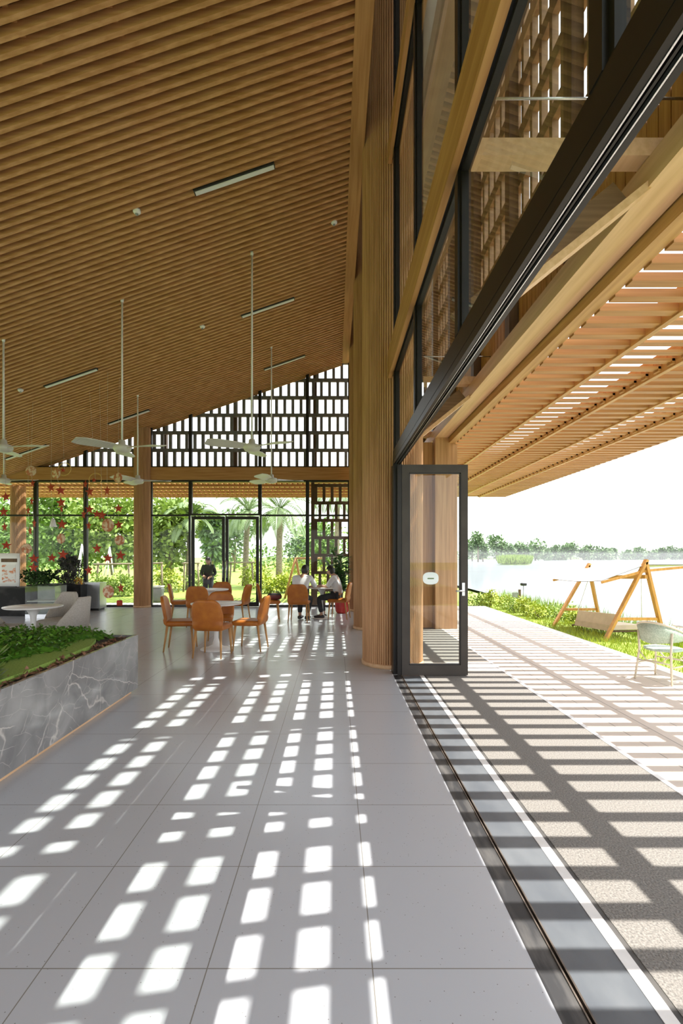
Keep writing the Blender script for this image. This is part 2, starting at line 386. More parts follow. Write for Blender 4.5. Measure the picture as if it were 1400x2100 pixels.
# lawn: a sheet that dips to the lake on the right
def lawn():
    m = MB(); xs = [-70, -40, -20, -10, -5, 0, 2, 4.8, 6, 7.5, 8.5, 10]; ys = [-6, 0, 4, 8, 12, 16, 17.0, 20, 24, 30, 40, 60, 90, 140]
    def z(x, y):
        if x > 8: return -.9
        if x > 7: return -.5
        if x >= 4.8: return -.27
        if y < 17: return -.4
        return -.13
    for x in xs:
        for y in ys:
            m.v.append((x, y, z(x, y)))
    n = len(ys)
    for i in range(len(xs) - 1):
        for j in range(n - 1):
            m.f.append((i * n + j, (i + 1) * n + j, (i + 1) * n + j + 1, i * n + j + 1)); m.s.append(True)
    return m
structure('lawn', lawn(), 'lawn')
structure('ground', MB().box(-900, 900, -300, 900, -3.2, -3.0), 'soil')
structure('lake', MB().add([(7.2, -60, -.62), (320, -60, -.62), (320, 262, -.62), (12, 262, -.62)], [(0, 1, 2, 3)]), 'water')
structure('field_far_shore', MB().box(-300, 600, 262, 420, -3, -.35), 'soil')
structure('field', MB().box(-300, 11.5, 138, 262, -3, -.3), 'soil')

# ------------------------------------------------------------------ ceiling of slats
cz = MB()
y = -3.0; pitch = .126; y0 = 5.178 - pitch * 74
k = 0
while y0 + k * pitch < YB + .25:
    yy = y0 + k * pitch; k += 1
    if yy < -3.9: continue
    x0, x1 = X_LOW, .205
    w, h = .047, .095
    za, zb = ceil_z(x0), ceil_z(x1)
    cz.add([(x0, yy, za), (x1, yy, zb), (x1, yy + w, zb), (x0, yy + w, za), (x0, yy, za + h), (x1, yy, zb + h), (x1, yy + w, zb + h), (x0, yy + w, za + h)],
           [(0, 3, 2, 1), (4, 5, 6, 7), (0, 1, 5, 4), (1, 2, 6, 5), (2, 3, 7, 6), (3, 0, 4, 7)])
ceiling = structure('ceiling', cz, 'slat')
bt = MB()
x = -12.2
while x < .2:
    z = ceil_z(x) + .095
    bt.box(x, x + .05, -3.9, YB + .2, z, z + .05); x += .78
bt.build('batten', 'slat', ceiling)
zc = .15
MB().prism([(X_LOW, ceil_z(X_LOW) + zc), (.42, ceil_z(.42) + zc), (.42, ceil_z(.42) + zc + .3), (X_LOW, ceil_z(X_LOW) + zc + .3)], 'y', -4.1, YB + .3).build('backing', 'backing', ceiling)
structure('trim_8', MB().box(.205, .40, -3.9, YB - .01, 7.12, 7.32), 'wood_y')
structure('wall_upper_sky_block', MB().box(.22, .355, -4.1, YB + .3, 7.325, 10.0), 'soffit')  # added above the trim to keep open sky out of the pane reflections
structure('ceiling_upper', MB().box(.40, 2.75, -4.1, YB + .4, 10.0, 10.3), 'soffit')

structure('wall_front_light_block', MB().prism([(-10.5, 3.2), (.70, 3.2), (.70, 10.0), (.3, 10.0), (.3, 7.3), (-10.5, 3.6)], 'y', -4.1, -3.95), 'wood_z')  # unseen, added to cut light from behind the camera; open below for the floor

# ------------------------------------------------------------------ columns
def flute_column(name, cx, cy, r, z0, z1, n, label):
    t = thing(name, label, 'column', (cx, cy, z0), 0)
    m = MB(); per = 6; N = n * per; vs = []; fs = []
    for z in (0.05, z1 - z0):
        for k in range(N):
            a = 2 * math.pi * k / N; ph = (k % per) / per
            rr = r - .024 * (1 - math.sin(math.pi * ph) ** .5 if ph else 1)
            vs.append((rr * math.cos(a), rr * math.sin(a), z))
    for k in range(N): fs.append((k, (k + 1) % N, N + (k + 1) % N, N + k))
    m.add(vs, fs, False); m.build('cladding', 'column', t)
    MB().lathe([(r + .012, 0), (r + .012, .045), (r - .002, .052)], 64).build('base_ring', 'pale_wood', t)
    return t
flute_column('timber_column', .80, 7.03, .42, 0, 10.0, 80, 'thick round fluted timber column beside the open glass door')
flute_column('timber_column', .80, 10.42, .42, 0, 10.0, 80, 'round fluted timber column half hidden behind the nearest big column')
flute_column('timber_column', .80, 13.75, .42, 0, 10.0, 80, 'round fluted timber column at the corner of the rear glass wall')
flute_column('slim_column', -5.6, YB - .12, .235, 0, ceil_z(-5.6) + .05, 48, 'slimmer round timber column standing in the rear glass wall')
flute_column('outer_column', -10.1, YB + 1.3, .22, -.1, 3.7, 40, 'round timber column outside the rear glass, behind the leftmost garland')

# ------------------------------------------------------------------ rear glass wall
def frame_pane(name, x0, x1, z0, z1, y, fw=.05, fd=.10, top=None, bars=(), kind='structure'):
    m = MB()
    zt0, zt1 = (z1, z1) if top is None else (top(x0), top(x1))
    m.box(x0, x0 + fw, y - fd / 2, y + fd / 2, z0, zt0)
    m.box(x1 - fw, x1, y - fd / 2, y + fd / 2, z0, zt1)
    m.box(x0 + fw, x1 - fw, y - fd / 2, y + fd / 2, z0, z0 + fw)
    if top is None: m.box(x0 + fw, x1 - fw, y - fd / 2, y + fd / 2, z1 - fw, z1)
    for b in bars: m.box(x0 + fw, x1 - fw, y - fd / 2, y + fd / 2, b - fw / 2, b + fw / 2)
    o = m.build(name, 'dark'); o['kind'] = kind
    p = MB()
    e = fw * .7
    if top is None: p.box(x0 + e, x1 - e, y - .006, y + .006, z0 + e, z1 - e)
    else: p.prism([(x0 + e, z0 + e), (x1 - e, z0 + e), (x1 - e, top(x1) - .01), (x0 + e, top(x0) - .01)], 'y', y - .006, y + .006)
    p.build('pane', 'glass_rear', o)
    return o
WN = [0]
def wname(): WN[0] += 1; return 'window_%d' % WN[0]
TR = 2.67; ZB0, ZB1 = 3.70, 4.06
for a, b in ((-11.6, -10.2), (-10.2, -8.76), (-8.76, -7.30), (-7.30, -5.80), (-5.40, -4.23), (-2.20, -.81), (-.81, .42)):
    frame_pane(wname(), a, b, 0, ZB0, YB, bars=(TR,))
frame_pane(wname(), -4.23, -2.20, TR, ZB0, YB)
ct = lambda x: ceil_z(x) + .1
for a, b in ((-9.2, -7.30), (-7.30, -5.80), (-5.40, -4.23), (-4.23, -2.20), (-2.20, -.81), (-.81, .42)):
    frame_pane(wname(), a, b, ZB1, 0, YB, fw=.045, top=lambda x: max(ct(x), ZB1 + .06))
structure('trim_9', MB().box(-11.6, -5.84, YB - .14, YB + .10, ZB0, ZB1).box(-5.36, .42, YB - .14, YB + .10, ZB0, ZB1), 'wood_x')
def door_leaf(name, x0, x1, hx, swing):
    m = MB(); f = .085; y = YB; d = .06; z1 = TR - .03
    m.box(x0, x0 + f, y - d / 2, y + d / 2, .01, z1); m.box(x1 - f, x1, y - d / 2, y + d / 2, .01, z1)
    m.box(x0 + f, x1 - f, y - d / 2, y + d / 2, .01, .13); m.box(x0 + f, x1 - f, y - d / 2, y + d / 2, z1 - f, z1)
    o = m.build(name, 'dark'); o['kind'] = 'structure'
    MB().box(x0 + f * .7, x1 - f * .7, y - .006, y + .006, .1, z1 - f * .7).build('pane', 'glass_rear', o)
    h = MB(); h.tube([(hx, y - .09, .85), (hx, y - .09, 1.35)], .014); h.tube([(hx, y - .09, .92), (hx, y - .02, .92)], .01); h.tube([(hx, y - .09, 1.28), (hx, y - .02, 1.28)], .01)
    h.build('handle', 'steel', o)
    return o
door_leaf('door_2', -4.20, -3.225, -3.27, 0)
door_leaf('door_3', -3.205, -2.23, -3.16, 0)

# perforated block screens
def screen_xz(m, x0, x1, zs, y, pitch_, blk, bar_h, depth, top=None):
    """rows of upright blocks between horizontal courses, in an x-z plane"""
    for i, z in enumerate(zs):
        tx0 = x0
        if top:                                    # the course ends where the roof meets it
            while tx0 < x1 and top(tx0) < z + bar_h: tx0 += .05
        if tx0 < x1: m.box(tx0, x1, y, y + depth, z - bar_h / 2, z + bar_h / 2)
        if i + 1 == len(zs): break
        x = x0 + (pitch_ / 2 if i % 2 else 0)
        while x + blk < x1:
            zt = zs[i + 1] - bar_h / 2
            if top: zt = min(zt, top(x))
            if zt > z + bar_h / 2: m.box(x, x + blk, y + .002, y + depth - .002, z + bar_h / 2, zt)
            x += pitch_
bs = MB(); screen_xz(bs, -9.2, .45, [4.11 + .522 * i for i in range(8)], YB + .22, .243, .085, .09, .10, top=lambda x: ceil_z(x) + .35)
screen_top = structure('wall_back_screen', bs, 'brick')
ps = MB()
for x in (-5.17, -3.05, -.66): ps.box(x, x + .11, YB + .34, YB + .5, 4.06, ceil_z(x) + .2)
ps.build('stiffener_post', 'brown', screen_top)
bs = MB(); screen_xz(bs, -.62, .42, [-.06 + .522 * i for i in range(8)], YB + .30, .243, .085, .09, .10)
structure('wall_back_lattice', bs, 'brick_mid')
structure('trim_10', MB().box(-.72, -.62, YB + .28, YB + .42, -.1, 3.7), 'brown')
structure('trim_11', MB().box(-9.2, .45, YB + .3, YB + .55, 3.72, 4.03), 'wood_x')
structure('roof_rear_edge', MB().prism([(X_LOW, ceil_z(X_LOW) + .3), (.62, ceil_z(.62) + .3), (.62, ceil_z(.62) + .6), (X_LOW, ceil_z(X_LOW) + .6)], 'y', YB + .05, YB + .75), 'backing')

# ------------------------------------------------------------------ right-hand wall: opening, header, clerestory
HB, HT = 2.656, 2.85
hd = MB(); hd.box(.745, .80, -2.5, 6.50, HB + .055, HT); hd.box(.738, .806, -2.5, 6.50, HB + .052, HB + .058)
hd.box(.74, .762, -2.5, 6.50, HB, HB + .055); hd.box(.778, .786, -2.5, 6.50, HB, HB + .055); hd.box(.804, .826, -2.5, 6.50, HB - .004, HB + .1)
hd.box(.80, .826, -2.5, 6.50, HB + .1, HT)
header = tag(hd.build('door_header', 'dark'), 'long dark metal header over the folding door opening', 'beam')
r_ = MB(); r_.box(.763, .768, -2.5, 6.50, HB - .003, HB + .012); r_.box(.798, .803, -2.5, 6.50, HB - .003, HB + .012)
r_.build('track', 'steel', header)
structure('trim_12', MB().box(.735, .84, 6.36, 6.56, 0, HB), 'dark')
MUL = [-1.9, -.25, 1.4, 3.05, 4.7, 6.36]
for i, y in enumerate(MUL):
    structure('trim_%d' % (13 + i), MB().box(.742, .822, y, y + .075, HT, 10.0), 'dark')
tb = tag(MB().box(.695, .742, -2.5, 6.62, 3.83, 4.18).build('timber_transom', 'wood_y'), 'lower timber transom rail of the tall window wall, ending at the big column', 'beam')
tb2 = tag(MB().box(.695, .742, -2.5, 6.62, 6.65, 6.92).build('timber_transom', 'wood_y'), 'upper timber transom rail of the tall window wall, near the ceiling', 'beam')
structure('trim_20', MB().box(.742, .822, -2.5, 6.56, 3.835, 3.90).box(.742, .822, -2.5, 6.56, 6.66, 6.72), 'dark')
structure('trim_21', MB().box(.824, .85, -2.5, 6.6, 3.96, 4.16).box(.824, .85, -2.5, 6.6, 6.66, 6.9), 'pale_wood')
for i in range(len(MUL) - 1):
    a, b = MUL[i] + .075, MUL[i + 1]
    for z0, z1 in ((HT, 3.835), (3.90, 6.66), (6.72, 10.0)):
        m = MB(); f = .03
        m.box(.76, .80, a, a + f, z0, z1); m.box(.76, .80, b - f, b, z0, z1); m.box(.76, .80, a + f, b - f, z0, z0 + f); m.box(.76, .80, a + f, b - f, z1 - f, z1)
        o = structure(wname(), m, 'dark')
        MB().box(.776, .786, a + .01, b - .01, z0 + .01, z1 - .01).build('pane', 'glass', o)
for a, b in ((7.47, 9.98), (10.86, 13.31)):
    for z0, z1 in ((0, HB), (HB, 3.85), (3.85, 10.0)):
        m = MB(); f = .06
        m.box(.75, .82, a, a + f, z0, z1); m.box(.75, .82, b - f, b, z0, z1); m.box(.75, .82, a + f, b - f, z0, z0 + f); m.box(.75, .82, a + f, b - f, z1 - f, z1)
        m.box(.75, .82, (a + b) / 2 - .03, (a + b) / 2 + .03, z0, z1)
        o = structure(wname(), m, 'dark')
        MB().box(.78, .79, a + .03, b - .03, z0 + .03, z1 - .03).build('pane', 'glass', o)

# open leaf of the folding door, seen square on
def open_leaf():
    x0, x1, z0, z1, y, d = .83, 1.648, .012, 2.628, 6.25, .062
    f = .088
    m = MB()
    m.box(x0, x0 + f, y, y + d, z0, z1); m.box(x1 - f, x1, y, y + d, z0, z1)
    m.box(x0 + f, x1 - f, y, y + d, z0, z0 + .125); m.box(x0 + f, x1 - f, y, y + d, z1 - .1, z1)
    o = structure('door_1', m, 'dark_leaf')
    MB().box(x0 + .07, x1 - .07, y + .027, y + .037, z0 + .1, z1 - .08).build('pane', 'glass', o)
    g = MB(); e = .012
    g.box(x0 + f, x0 + f + e, y + .012, y + .05, z0 + .125, z1 - .1); g.box(x1 - f - e, x1 - f, y + .012, y + .05, z0 + .125, z1 - .1)
    g.box(x0 + f, x1 - f, y + .012, y + .05, z0 + .125, z0 + .137); g.box(x0 + f, x1 - f, y + .012, y + .05, z1 - .112, z1 - .1)
    g.build('gasket', 'black', o)
    h = MB(); h.box(x1 - .075, x1 - .04, y - .012, y, 1.0, 1.16)
    h.tube([(x1 - .057, y - .01, 1.06), (x1 - .057, y - .05, 1.06), (x1 - .16, y - .05, 1.06)], .011)
    h.build('handle', 'steel', o)
    st = MB(); prof = []
    n = 40
    vs = []
    for k in range(n):
        a = 2 * math.pi * k / n
        ca, sa = math.cos(a), math.sin(a)
        vs.append((1.19 + math.copysign(abs(ca) ** .75, ca) * .098, 1.214 + math.copysign(abs(sa) ** .75, sa) * .076))
    st.prism(vs, 'y', y + .020, y + .0265)
    so = st.build('sticker', 'sticker', o); so['label'] = 'pale rounded glass sticker'
    MB().box(1.15, 1.23, y + .0185, y + .0198, 1.205, 1.219).build('sticker_mark', 'leaf_far', so)
    return o
open_leaf()
# stacked leaves folded behind it
structure('door_4', MB().box(.775, .83, 6.262, 6.312, .012, 2.628), 'dark')

# ------------------------------------------------------------------ tall block screen outside the clerestory (its holes throw the light patches)
XS, DEP = 2.40, .078
sc = MB()
zs = [4.0675 + .585 * i for i in range(1, 11)]
PY, BLK = .282, .078
for i, z in enumerate(zs):
    sc.box(XS, XS + DEP, -1.5, YB + .3, z - .085, z + .085)
    if i + 1 == len(zs): break
    ph = 2.65 + PY / 2
    n0 = int((-1.5 - ph) / PY)
    yk = ph + n0 * PY
    while yk < YB + .2:
        sc.box(XS + .002, XS + DEP - .002, yk - BLK / 2, yk + BLK / 2, z + .085, zs[i + 1] - .085); yk += PY
scr = structure('wall_right_screen', sc, 'brick_brown')
for y in (-1.85, -.15, 1.45, 3.11, 4.90, 6.62, 8.3, 10.0, 11.7, 13.4):
    MB().box(XS - .14, XS - .02, y - .085, y + .085, 4.24, 9.98).build('stiffener_post', 'brown', scr)
pk = MB(); y = -1.5
while y < 19.4: pk.box(XS - .018, XS - .006, y, y + .128, 4.10, 4.83); y += .141
pk.box(XS - .006, XS - .001, -1.5, 19.4, 4.10, 4.82)
structure('trim_22', pk, 'wood_z')

# ------------------------------------------------------------------ eave: purlins, brackets, slatted canopy
EZ = 3.80
tag(MB().box(2.04, 2.30, -2, 19.5, 3.90, 4.095).build('eave_purlin', 'pale_wood'), 'broad pale timber purlin under the eave nearest the window wall', 'beam')
tag(MB().box(2.315, 2.455, -2, 19.5, EZ - .01, 4.12).build('eave_fascia', 'pergola_y'), 'timber fascia beam at the inner edge of the slatted canopy', 'beam')
EDGE = 6.67
BX = [3.22, 4.05, 4.85, 5.60]
can = thing('slatted_canopy', 'slatted timber canopy over the terrace on the lake side', 'canopy', (0, 0, 0))
for x in BX: MB().box(x - .03, x + .03, -2, 19.55, EZ - .05, EZ + .20).build('beam', 'pergola_y', can)
MB().box(EDGE - .05, EDGE, -2, 19.6, EZ - .01, EZ + .22).build('edge_board', 'pergola_y', can)
MB().box(2.46, EDGE - .05, 19.5, 19.6, EZ - .01, EZ + .22).build('end_board', 'pergola', can)
bounds = [2.455] + BX + [EDGE - .05]
for i in range(5):
    m = MB(); dep = (.072, .03, .15, .03, .15)[i]
    a = bounds[i] + (0 if i == 0 else -.07 if i % 2 == 0 else .035); b = bounds[i + 1] - (.0 if i == 4 else .035)
    if i % 2 == 0 and i < 4: b = bounds[i + 1] + .07
    y = -1.9 + ((2.76 + SUN_CY * EZ) - (-1.9)) % .255
    while y < 19.4:
        m.box(a, b, y + .075, y + .075 + .105, EZ - .0 if i % 2 else EZ - .03, EZ + dep - (0 if i % 2 else .03)); y += .255
    m.build('slat_panel', 'pergola', can)
rc = thing('slatted_canopy', 'slatted timber canopy outside the rear glass wall', 'canopy', (0, 0, 0))
for y in (15.5, 16.35, 17.2, 18.05, 18.9): MB().box(-13, 2.3, y - .04, y + .04, EZ - .07, EZ + .12).build('beam', 'pergola', rc)
MB().box(-13, 2.3, 19.5, 19.6, EZ - .05, EZ + .2).build('edge_board', 'pergola', rc)
m = MB(); x = -12.9
while x < 2.2: m.box(x, x + .09, YB + .6, 19.5, EZ, EZ + .05); x += .17
m.build('slat_panel', 'pergola_y', rc)

def bracket(y, label):
    t = thing('eave_bracket', label, 'bracket', (0, y, 0))
    MB().box(.80, 2.40, -.07, .07, 4.10, 4.215).build('tie_beam', 'pale_wood', t)
    MB().bar((2.06, 0, 3.93), (.86, 0, 2.96), .05, .12, (0, 1, 0)).build('brace', 'pale_wood', t)
    MB().bar((1.98, .17, 4.02), (.86, .17, 3.11), .17, .05, (0, 1, 0)).build('brace', 'shaded_plank', t)
    MB().tube([(.83, .02, 4.55), (2.40, .02, 4.55)], .008).build('tie_rod', 'steel', t)
    return t
bracket(3.34, 'timber eave bracket with tie beam seen just below the dark header')
bracket(7.70, 'timber eave bracket just beyond the open glass door')
bracket(11.1, 'timber eave bracket at the square post')
bracket(14.3, 'timber eave bracket farthest along, near the rear corner')
pst = thing('square_post', 'square timber post with a side panel outside, seen through the open glass door', 'post', (2.2, 10.4, 0))
MB().box(-.16, .14, -.15, .15, 0, 3.9).build('shaft', 'column', pst)
MB().box(.15, .30, -.10, .12, 0, 3.8).build('side_plank', 'column', pst)
MB().box(-.95, -.17, .06, .16, 0, 3.85).build('side_panel', 'wood_z', pst)

# ------------------------------------------------------------------ ceiling lights, detectors, fans
def linear_light(x, y, label):
    t = thing('linear_ceiling_light', label, 'ceiling light', (x, y, ceil_z(x)), 0, 'slim lights along the ceiling slats')
    t.rotation_euler = (0, -SL, 0)
    MB().box(-.575, .575, -.055, .045, -.02, .07).build('housing', 'black', t)
    MB().box(-.56, .56, -.03, .035, -.032, -.018).build('diffuser', 'white', t)
linear_light(-1.364, 6.80, 'slim black ceiling light nearest the camera')
linear_light(-1.38, 10.31, 'slim black ceiling light above the fan nearest the columns')
linear_light(-1.34, 13.30, 'slim black ceiling light just above the perforated gable screen')
linear_light(-5.47, 10.42, 'slim black ceiling light highest on the left side of the ceiling')
linear_light(-5.48, 13.37, 'slim black ceiling light above the slimmer rear column')
linear_light(-8.21, 13.35, 'slim black ceiling light lowest on the slope at the left edge')
def detector(x, y, label):
    z = ceil_z(x)
    t = thing('smoke_detector', label, 'smoke detector', (x, y, z), 0, 'round white detectors on the slatted ceiling')
    MB().lathe([(.052, .02), (.052, -.012), (.03, -.035)], 24).build('housing', 'white', t)
    MB().lathe([(.022, -.034), (.018, -.05)], 16).build('sensor', 'greybin', t)
detector(-2.675, 6.79, 'round white smoke detector left of the nearest black ceiling light')
detector(-.02, 8.39, 'round white smoke detector close to the top trim of the ceiling')
detector(-2.69, 10.2, 'round white smoke detector between the two fan rods')
detector(-6.4, 10.24, 'round white smoke detector low on the left of the ceiling')

def make_fan(x, y, rz, label):
    zt = ceil_z(x); zh = 3.33
    t = thing('ceiling_fan', label, 'ceiling fan', (x, y, zh), rz, 'white ceiling fans on long rods')
    MB().tube([(0, 0, .05), (0, 0, zt - zh + .06)], .016, 10).build('rod', 'white', t)
    MB().lathe([(.02, .13), (.05, .12), (.06, .05), (.13, .03), (.15, -.02), (.12, -.07), (.05, -.09)], 32).build('motor', 'fan', t)
    MB().lathe([(.022, zt - zh - .03), (.03, zt - zh + .03)], 24).build('canopy', 'white', t)
    for k in range(3):
        a = 2 * math.pi * k / 3
        prof = []
        N = 14
        vs, fs = [], []
        for i in range(N + 1):
            u = i / N; rr = .12 + u * .66
            hw = .06 + .105 * math.sin(math.pi * min(1, u * 1.15) * .5) - (.12 * max(0, u - .82) / .18) ** 1.0 * .6
            for s_ in (-1, 1):
                for zz in (-.006, .006):
                    loc = Vector((rr, s_ * max(.02, hw), zz + s_ * .03 * (1 - .3 * u)))
                    loc.rotate(Matrix.Rotation(a, 3, 'Z')); vs.append(loc)
        for i in range(N):
            b0, b1 = i * 4, i * 4 + 4
            for p, q in ((0, 1), (1, 3), (3, 2), (2, 0)): fs.append((b0 + p, b0 + q, b1 + q, b1 + p))
        fs.append((0, 2, 3, 1)); fs.append((N * 4, N * 4 + 1, N * 4 + 3, N * 4 + 2))
        MB().add(vs, fs).build('blade', 'fan', t)
make_fan(-3.61, 8.53, R(-12), 'cream ceiling fan on the rod above the near orange chairs')
make_fan(-1.40, 8.47, R(-30), 'cream ceiling fan of the nearer pair, right of the centre rod')
make_fan(-5.60, 8.5, R(-8), 'cream ceiling fan cut by the left edge, the upper one')
make_fan(-4.82, 12.29, R(8), 'cream ceiling fan in front of the slimmer rear column')
make_fan(-1.54, 12.16, R(15), 'cream ceiling fan hanging before the glass right of the rear doors')
make_fan(-8.03, 12.2, R(2), 'cream ceiling fan by the left edge, the lower one behind the garlands')

# ------------------------------------------------------------------ chairs and tables
def make_chair():
    t = thing('dining_chair', '', 'chair')
    MB().rbox(.47, .46, .085, .04, 8, lambda p: (p.x * (1 - .06 * (p.y < 0) * abs(p.y) / .23), p.y + .02, p.z + .435)).build('seat', 'orange', t)
    def bk(p):
        u = p.z / .22                                 # -1 .. 1
        ax = abs(p.x) / .24
        wx = p.x * (1.0 - .10 * max(0, u) - .05 * max(0, -u))
        y = p.y - .205 - .075 * (u + 1) / 2 + .9 * p.x * p.x * (.7 if u > -.6 else .3)
        return (wx, y, p.z + .64 - .085 * max(0, u) * max(0, (ax - .5) / .5) ** 2)
    MB().rbox(.48, .055, .44, .03, 14, lambda p: bk(Vector((p.x, p.y, p.z * 1.0)))).build('backrest', 'orange', t)
    for sx_, sy_ in ((-1, -1), (1, -1), (-1, 1), (1, 1)):
        MB().tube([(sx_ * .19, sy_ * .18 + .01, .41), (sx_ * .215, sy_ * (.235 if sy_ < 0 else .215) + .01, 0)], [.021, .011], 10).build('leg', 'chair_wood', t)
    return t
chair0 = make_chair(); used = [False]
def chair(x, y, rz, label, group='tan orange dining chairs'):
    if not used[0]:
        used[0] = True; chair0.location = (x, y, 0); chair0.rotation_euler = (0, 0, rz); chair0['label'] = label; chair0['group'] = group; return chair0
    return dup(chair0, (x, y, 0), rz, label, group)
# rz = 0 faces +Y (away from the camera)
chair(-1.83, 7.52, R(-8), 'tan orange leather chair nearest the camera, its back turned to us')
chair(-2.46, 8.02, R(-82), 'tan orange leather chair on the left side of the nearest white table')
chair(-1.35, 8.06, R(82), 'tan orange leather chair on the right side of the nearest white table')
chair(-1.98, 8.62, R(188), 'tan orange leather chair on the far side of the nearest white table')
chair(-3.50, 11.45, R(-75), 'tan orange leather chair left of the middle table, before the slim column')
chair(-2.90, 10.72, R(5), 'tan orange leather chair at the near side of the middle table, its back to us')
chair(-2.72, 11.95, R(184), 'tan orange leather chair at the far side of the middle table by the rear doors')
chair(-2.18, 11.25, R(80), 'tan orange leather chair right of the middle table, edge-on')
chair(-1.52, 11.6, R(-80), 'tan orange leather chair holding a dark bag')
chair(-.82, 11.42, R(-4), 'tan orange leather chair under the broad-backed man in a white shirt')
chair(.10, 11.95, R(78), 'tan orange leather chair under the person beside the potted plant')

def make_table():
    t = thing('tulip_table', '', 'table')
    MB().lathe([(.385, .716), (.40, .728), (.40, .738), (.395, .742)], 48).build('tabletop', 'white', t)
    MB().lathe([(.25, 0), (.25, .012), (.16, .03), (.06, .075), (.036, .18), (.032, .40), (.045, .60), (.10, .70), (.17, .717)], 40).build('pedestal', 'white', t)
    return t
tb0 = make_table(); tb0.location = (-1.90, 8.05, 0); tag(tb0, 'round white pedestal table ringed by the four nearest orange chairs', group='white tulip tables')
dup(tb0, (-2.80, 11.32, 0), 0, 'round white pedestal table in the middle group, in front of the rear doors')
dup(tb0, (-.32, 12.05, 0), 0, 'round white pedestal table where the two seated people meet')
dup(tb0, (-4.52, 7.54, 0), 0, 'round white pedestal table between the grey armchairs')

def make_armchair():
    t = thing('grey_armchair', '', 'armchair')
    m = MB(); N = 28; vs, fs = [], []
    for i in range(N + 1):
        a = R(-104 + 208 * i / N)                      # 0 = back (-Y)
        u = abs(a) / R(104)
        top = .88 - .40 * max(0, (u - .34) / .66) ** .8
        for rr, zz in ((.195, .36), (.225, .36), (.245, top - .02), (.235, top), (.205, top), (.195, top - .02)):
            k = 1 + .10 * (zz - .36)
            vs.append((math.sin(a) * rr * k, -math.cos(a) * (rr + .03) * k, zz))
    for i in range(N):
        for k in range(6): fs.append((i * 6 + k, i * 6 + (k + 1) % 6, (i + 1) * 6 + (k + 1) % 6, (i + 1) * 6 + k))
    fs.append(tuple(range(6))); fs.append(tuple(N * 6 + k for k in range(5, -1, -1)))
    m.add(vs, fs, True).build('shell', 'greyseat', t)
    MB().rbox(.44, .56, .12, .05, 8, lambda p: (p.x, p.y + .08, p.z + .405)).build('seat', 'greyseat', t)
    fr = MB(); fr.box(-.21, .21, -.20, -.16, .305, .345); fr.box(-.21, .21, .28, .32, .305, .345); fr.box(-.21, -.17, -.20, .32, .305, .345); fr.box(.17, .21, -.20, .32, .305, .345)
    fr.build('seat_frame', 'chair_wood', t)
    for sx_, y_, yb in ((-1, -.18, -.23), (1, -.18, -.23), (-1, .30, .34), (1, .30, .34)):
        MB().tube([(sx_ * .19, y_, .33), (sx_ * .225, yb, 0)], [.022, .013], 10).build('leg', 'chair_wood', t)
    return t
ac = make_armchair(); ac.location = (-4.0, 7.62, 0); ac.rotation_euler = (0, 0, R(80)); tag(ac, 'greige armchair right of the white table, its curved back towards the right', group='greige armchairs')
dup(ac, (-4.55, 8.35, 0), R(175), 'greige armchair behind the white table, facing us')
dup(ac, (-5.02, 7.45, 0), R(-70), 'greige armchair cut by the left edge of the photo')

# ------------------------------------------------------------------ marble planter with creeper
pl = thing('marble_planter', 'long grey veined marble planter box at the left foreground', 'planter', (-2.17, 2.5, 0))
PX0, PY0, PY1 = -2.83, -3.0, 3.04
MB().box(PX0, 0, PY0, PY1, .05, .60).build('marble_side', 'marble', pl)
rim = MB(); rim.box(-.03, .0, PY0, PY1, .60, .628); rim.box(PX0, -.03, PY1 - .03, PY1, .60, .628); rim.build('rim', 'marble', pl)
MB().box(PX0 + .05, -.05, PY0, PY1 - .06, 0, .05).build('plinth', 'pale_wood', pl)
MB().box(PX0, -.03, PY0, PY1 - .03, .598, .604).build('soil_bed', 'earth', pl)
rng = random.Random(3)
tf = MB(); tf.prism([(-2.83, -.3), (-.17, -.3), (-.13, 1.2), (-.16, 2.3), (-.30, 2.7), (-2.8, 2.7)], 'z', .604, .64)
o = tf.build('turf', 'turf', pl)
dl = MB()
for i in range(520):
    p = Vector((rng.uniform(-.17, -.03), rng.uniform(-.5, 2.9), rng.uniform(.606, .625)))
    dl.leaf(p, (rng.uniform(-1, 1), rng.uniform(-1, 1), rng.uniform(-.1, .35)), (0, 0, 1), rng.uniform(.03, .07), rng.uniform(.02, .04))
o = dl.build('dry_leaves', 'deadleaf'); o.location = pl.location; tag(o, 'strip of dry brown leaves along the planter rim', 'dead leaves', kind='stuff')
iv = MB()
def mound(x, y):
    e = noise.noise(Vector((x * 1.6, y * 1.6, 3.1)))
    edge = -.30 + .22 * noise.noise(Vector((y * 1.4, 7.7, 0))) - (.12 if 1.2 < y < 2.0 else 0)
    if x > edge: return None
    return .62 + min(.09, (edge - x) * .5) + .05 * e
cnt = 0
while cnt < 15000:
    x, y = rng.uniform(-2.75, -.1), rng.uniform(-.4, 2.97)
    z = mound(x, y)
    if z is None: continue
    cnt += 1
    a = rng.uniform(0, 6.283); el = rng.uniform(-.2, .9)
    iv.leaf((x, y, z + rng.uniform(-.03, .025)), (math.cos(a), math.sin(a), el), (rng.uniform(-.5, .5), rng.uniform(-.5, .5), 1), rng.uniform(.03, .055), rng.uniform(.022, .04))
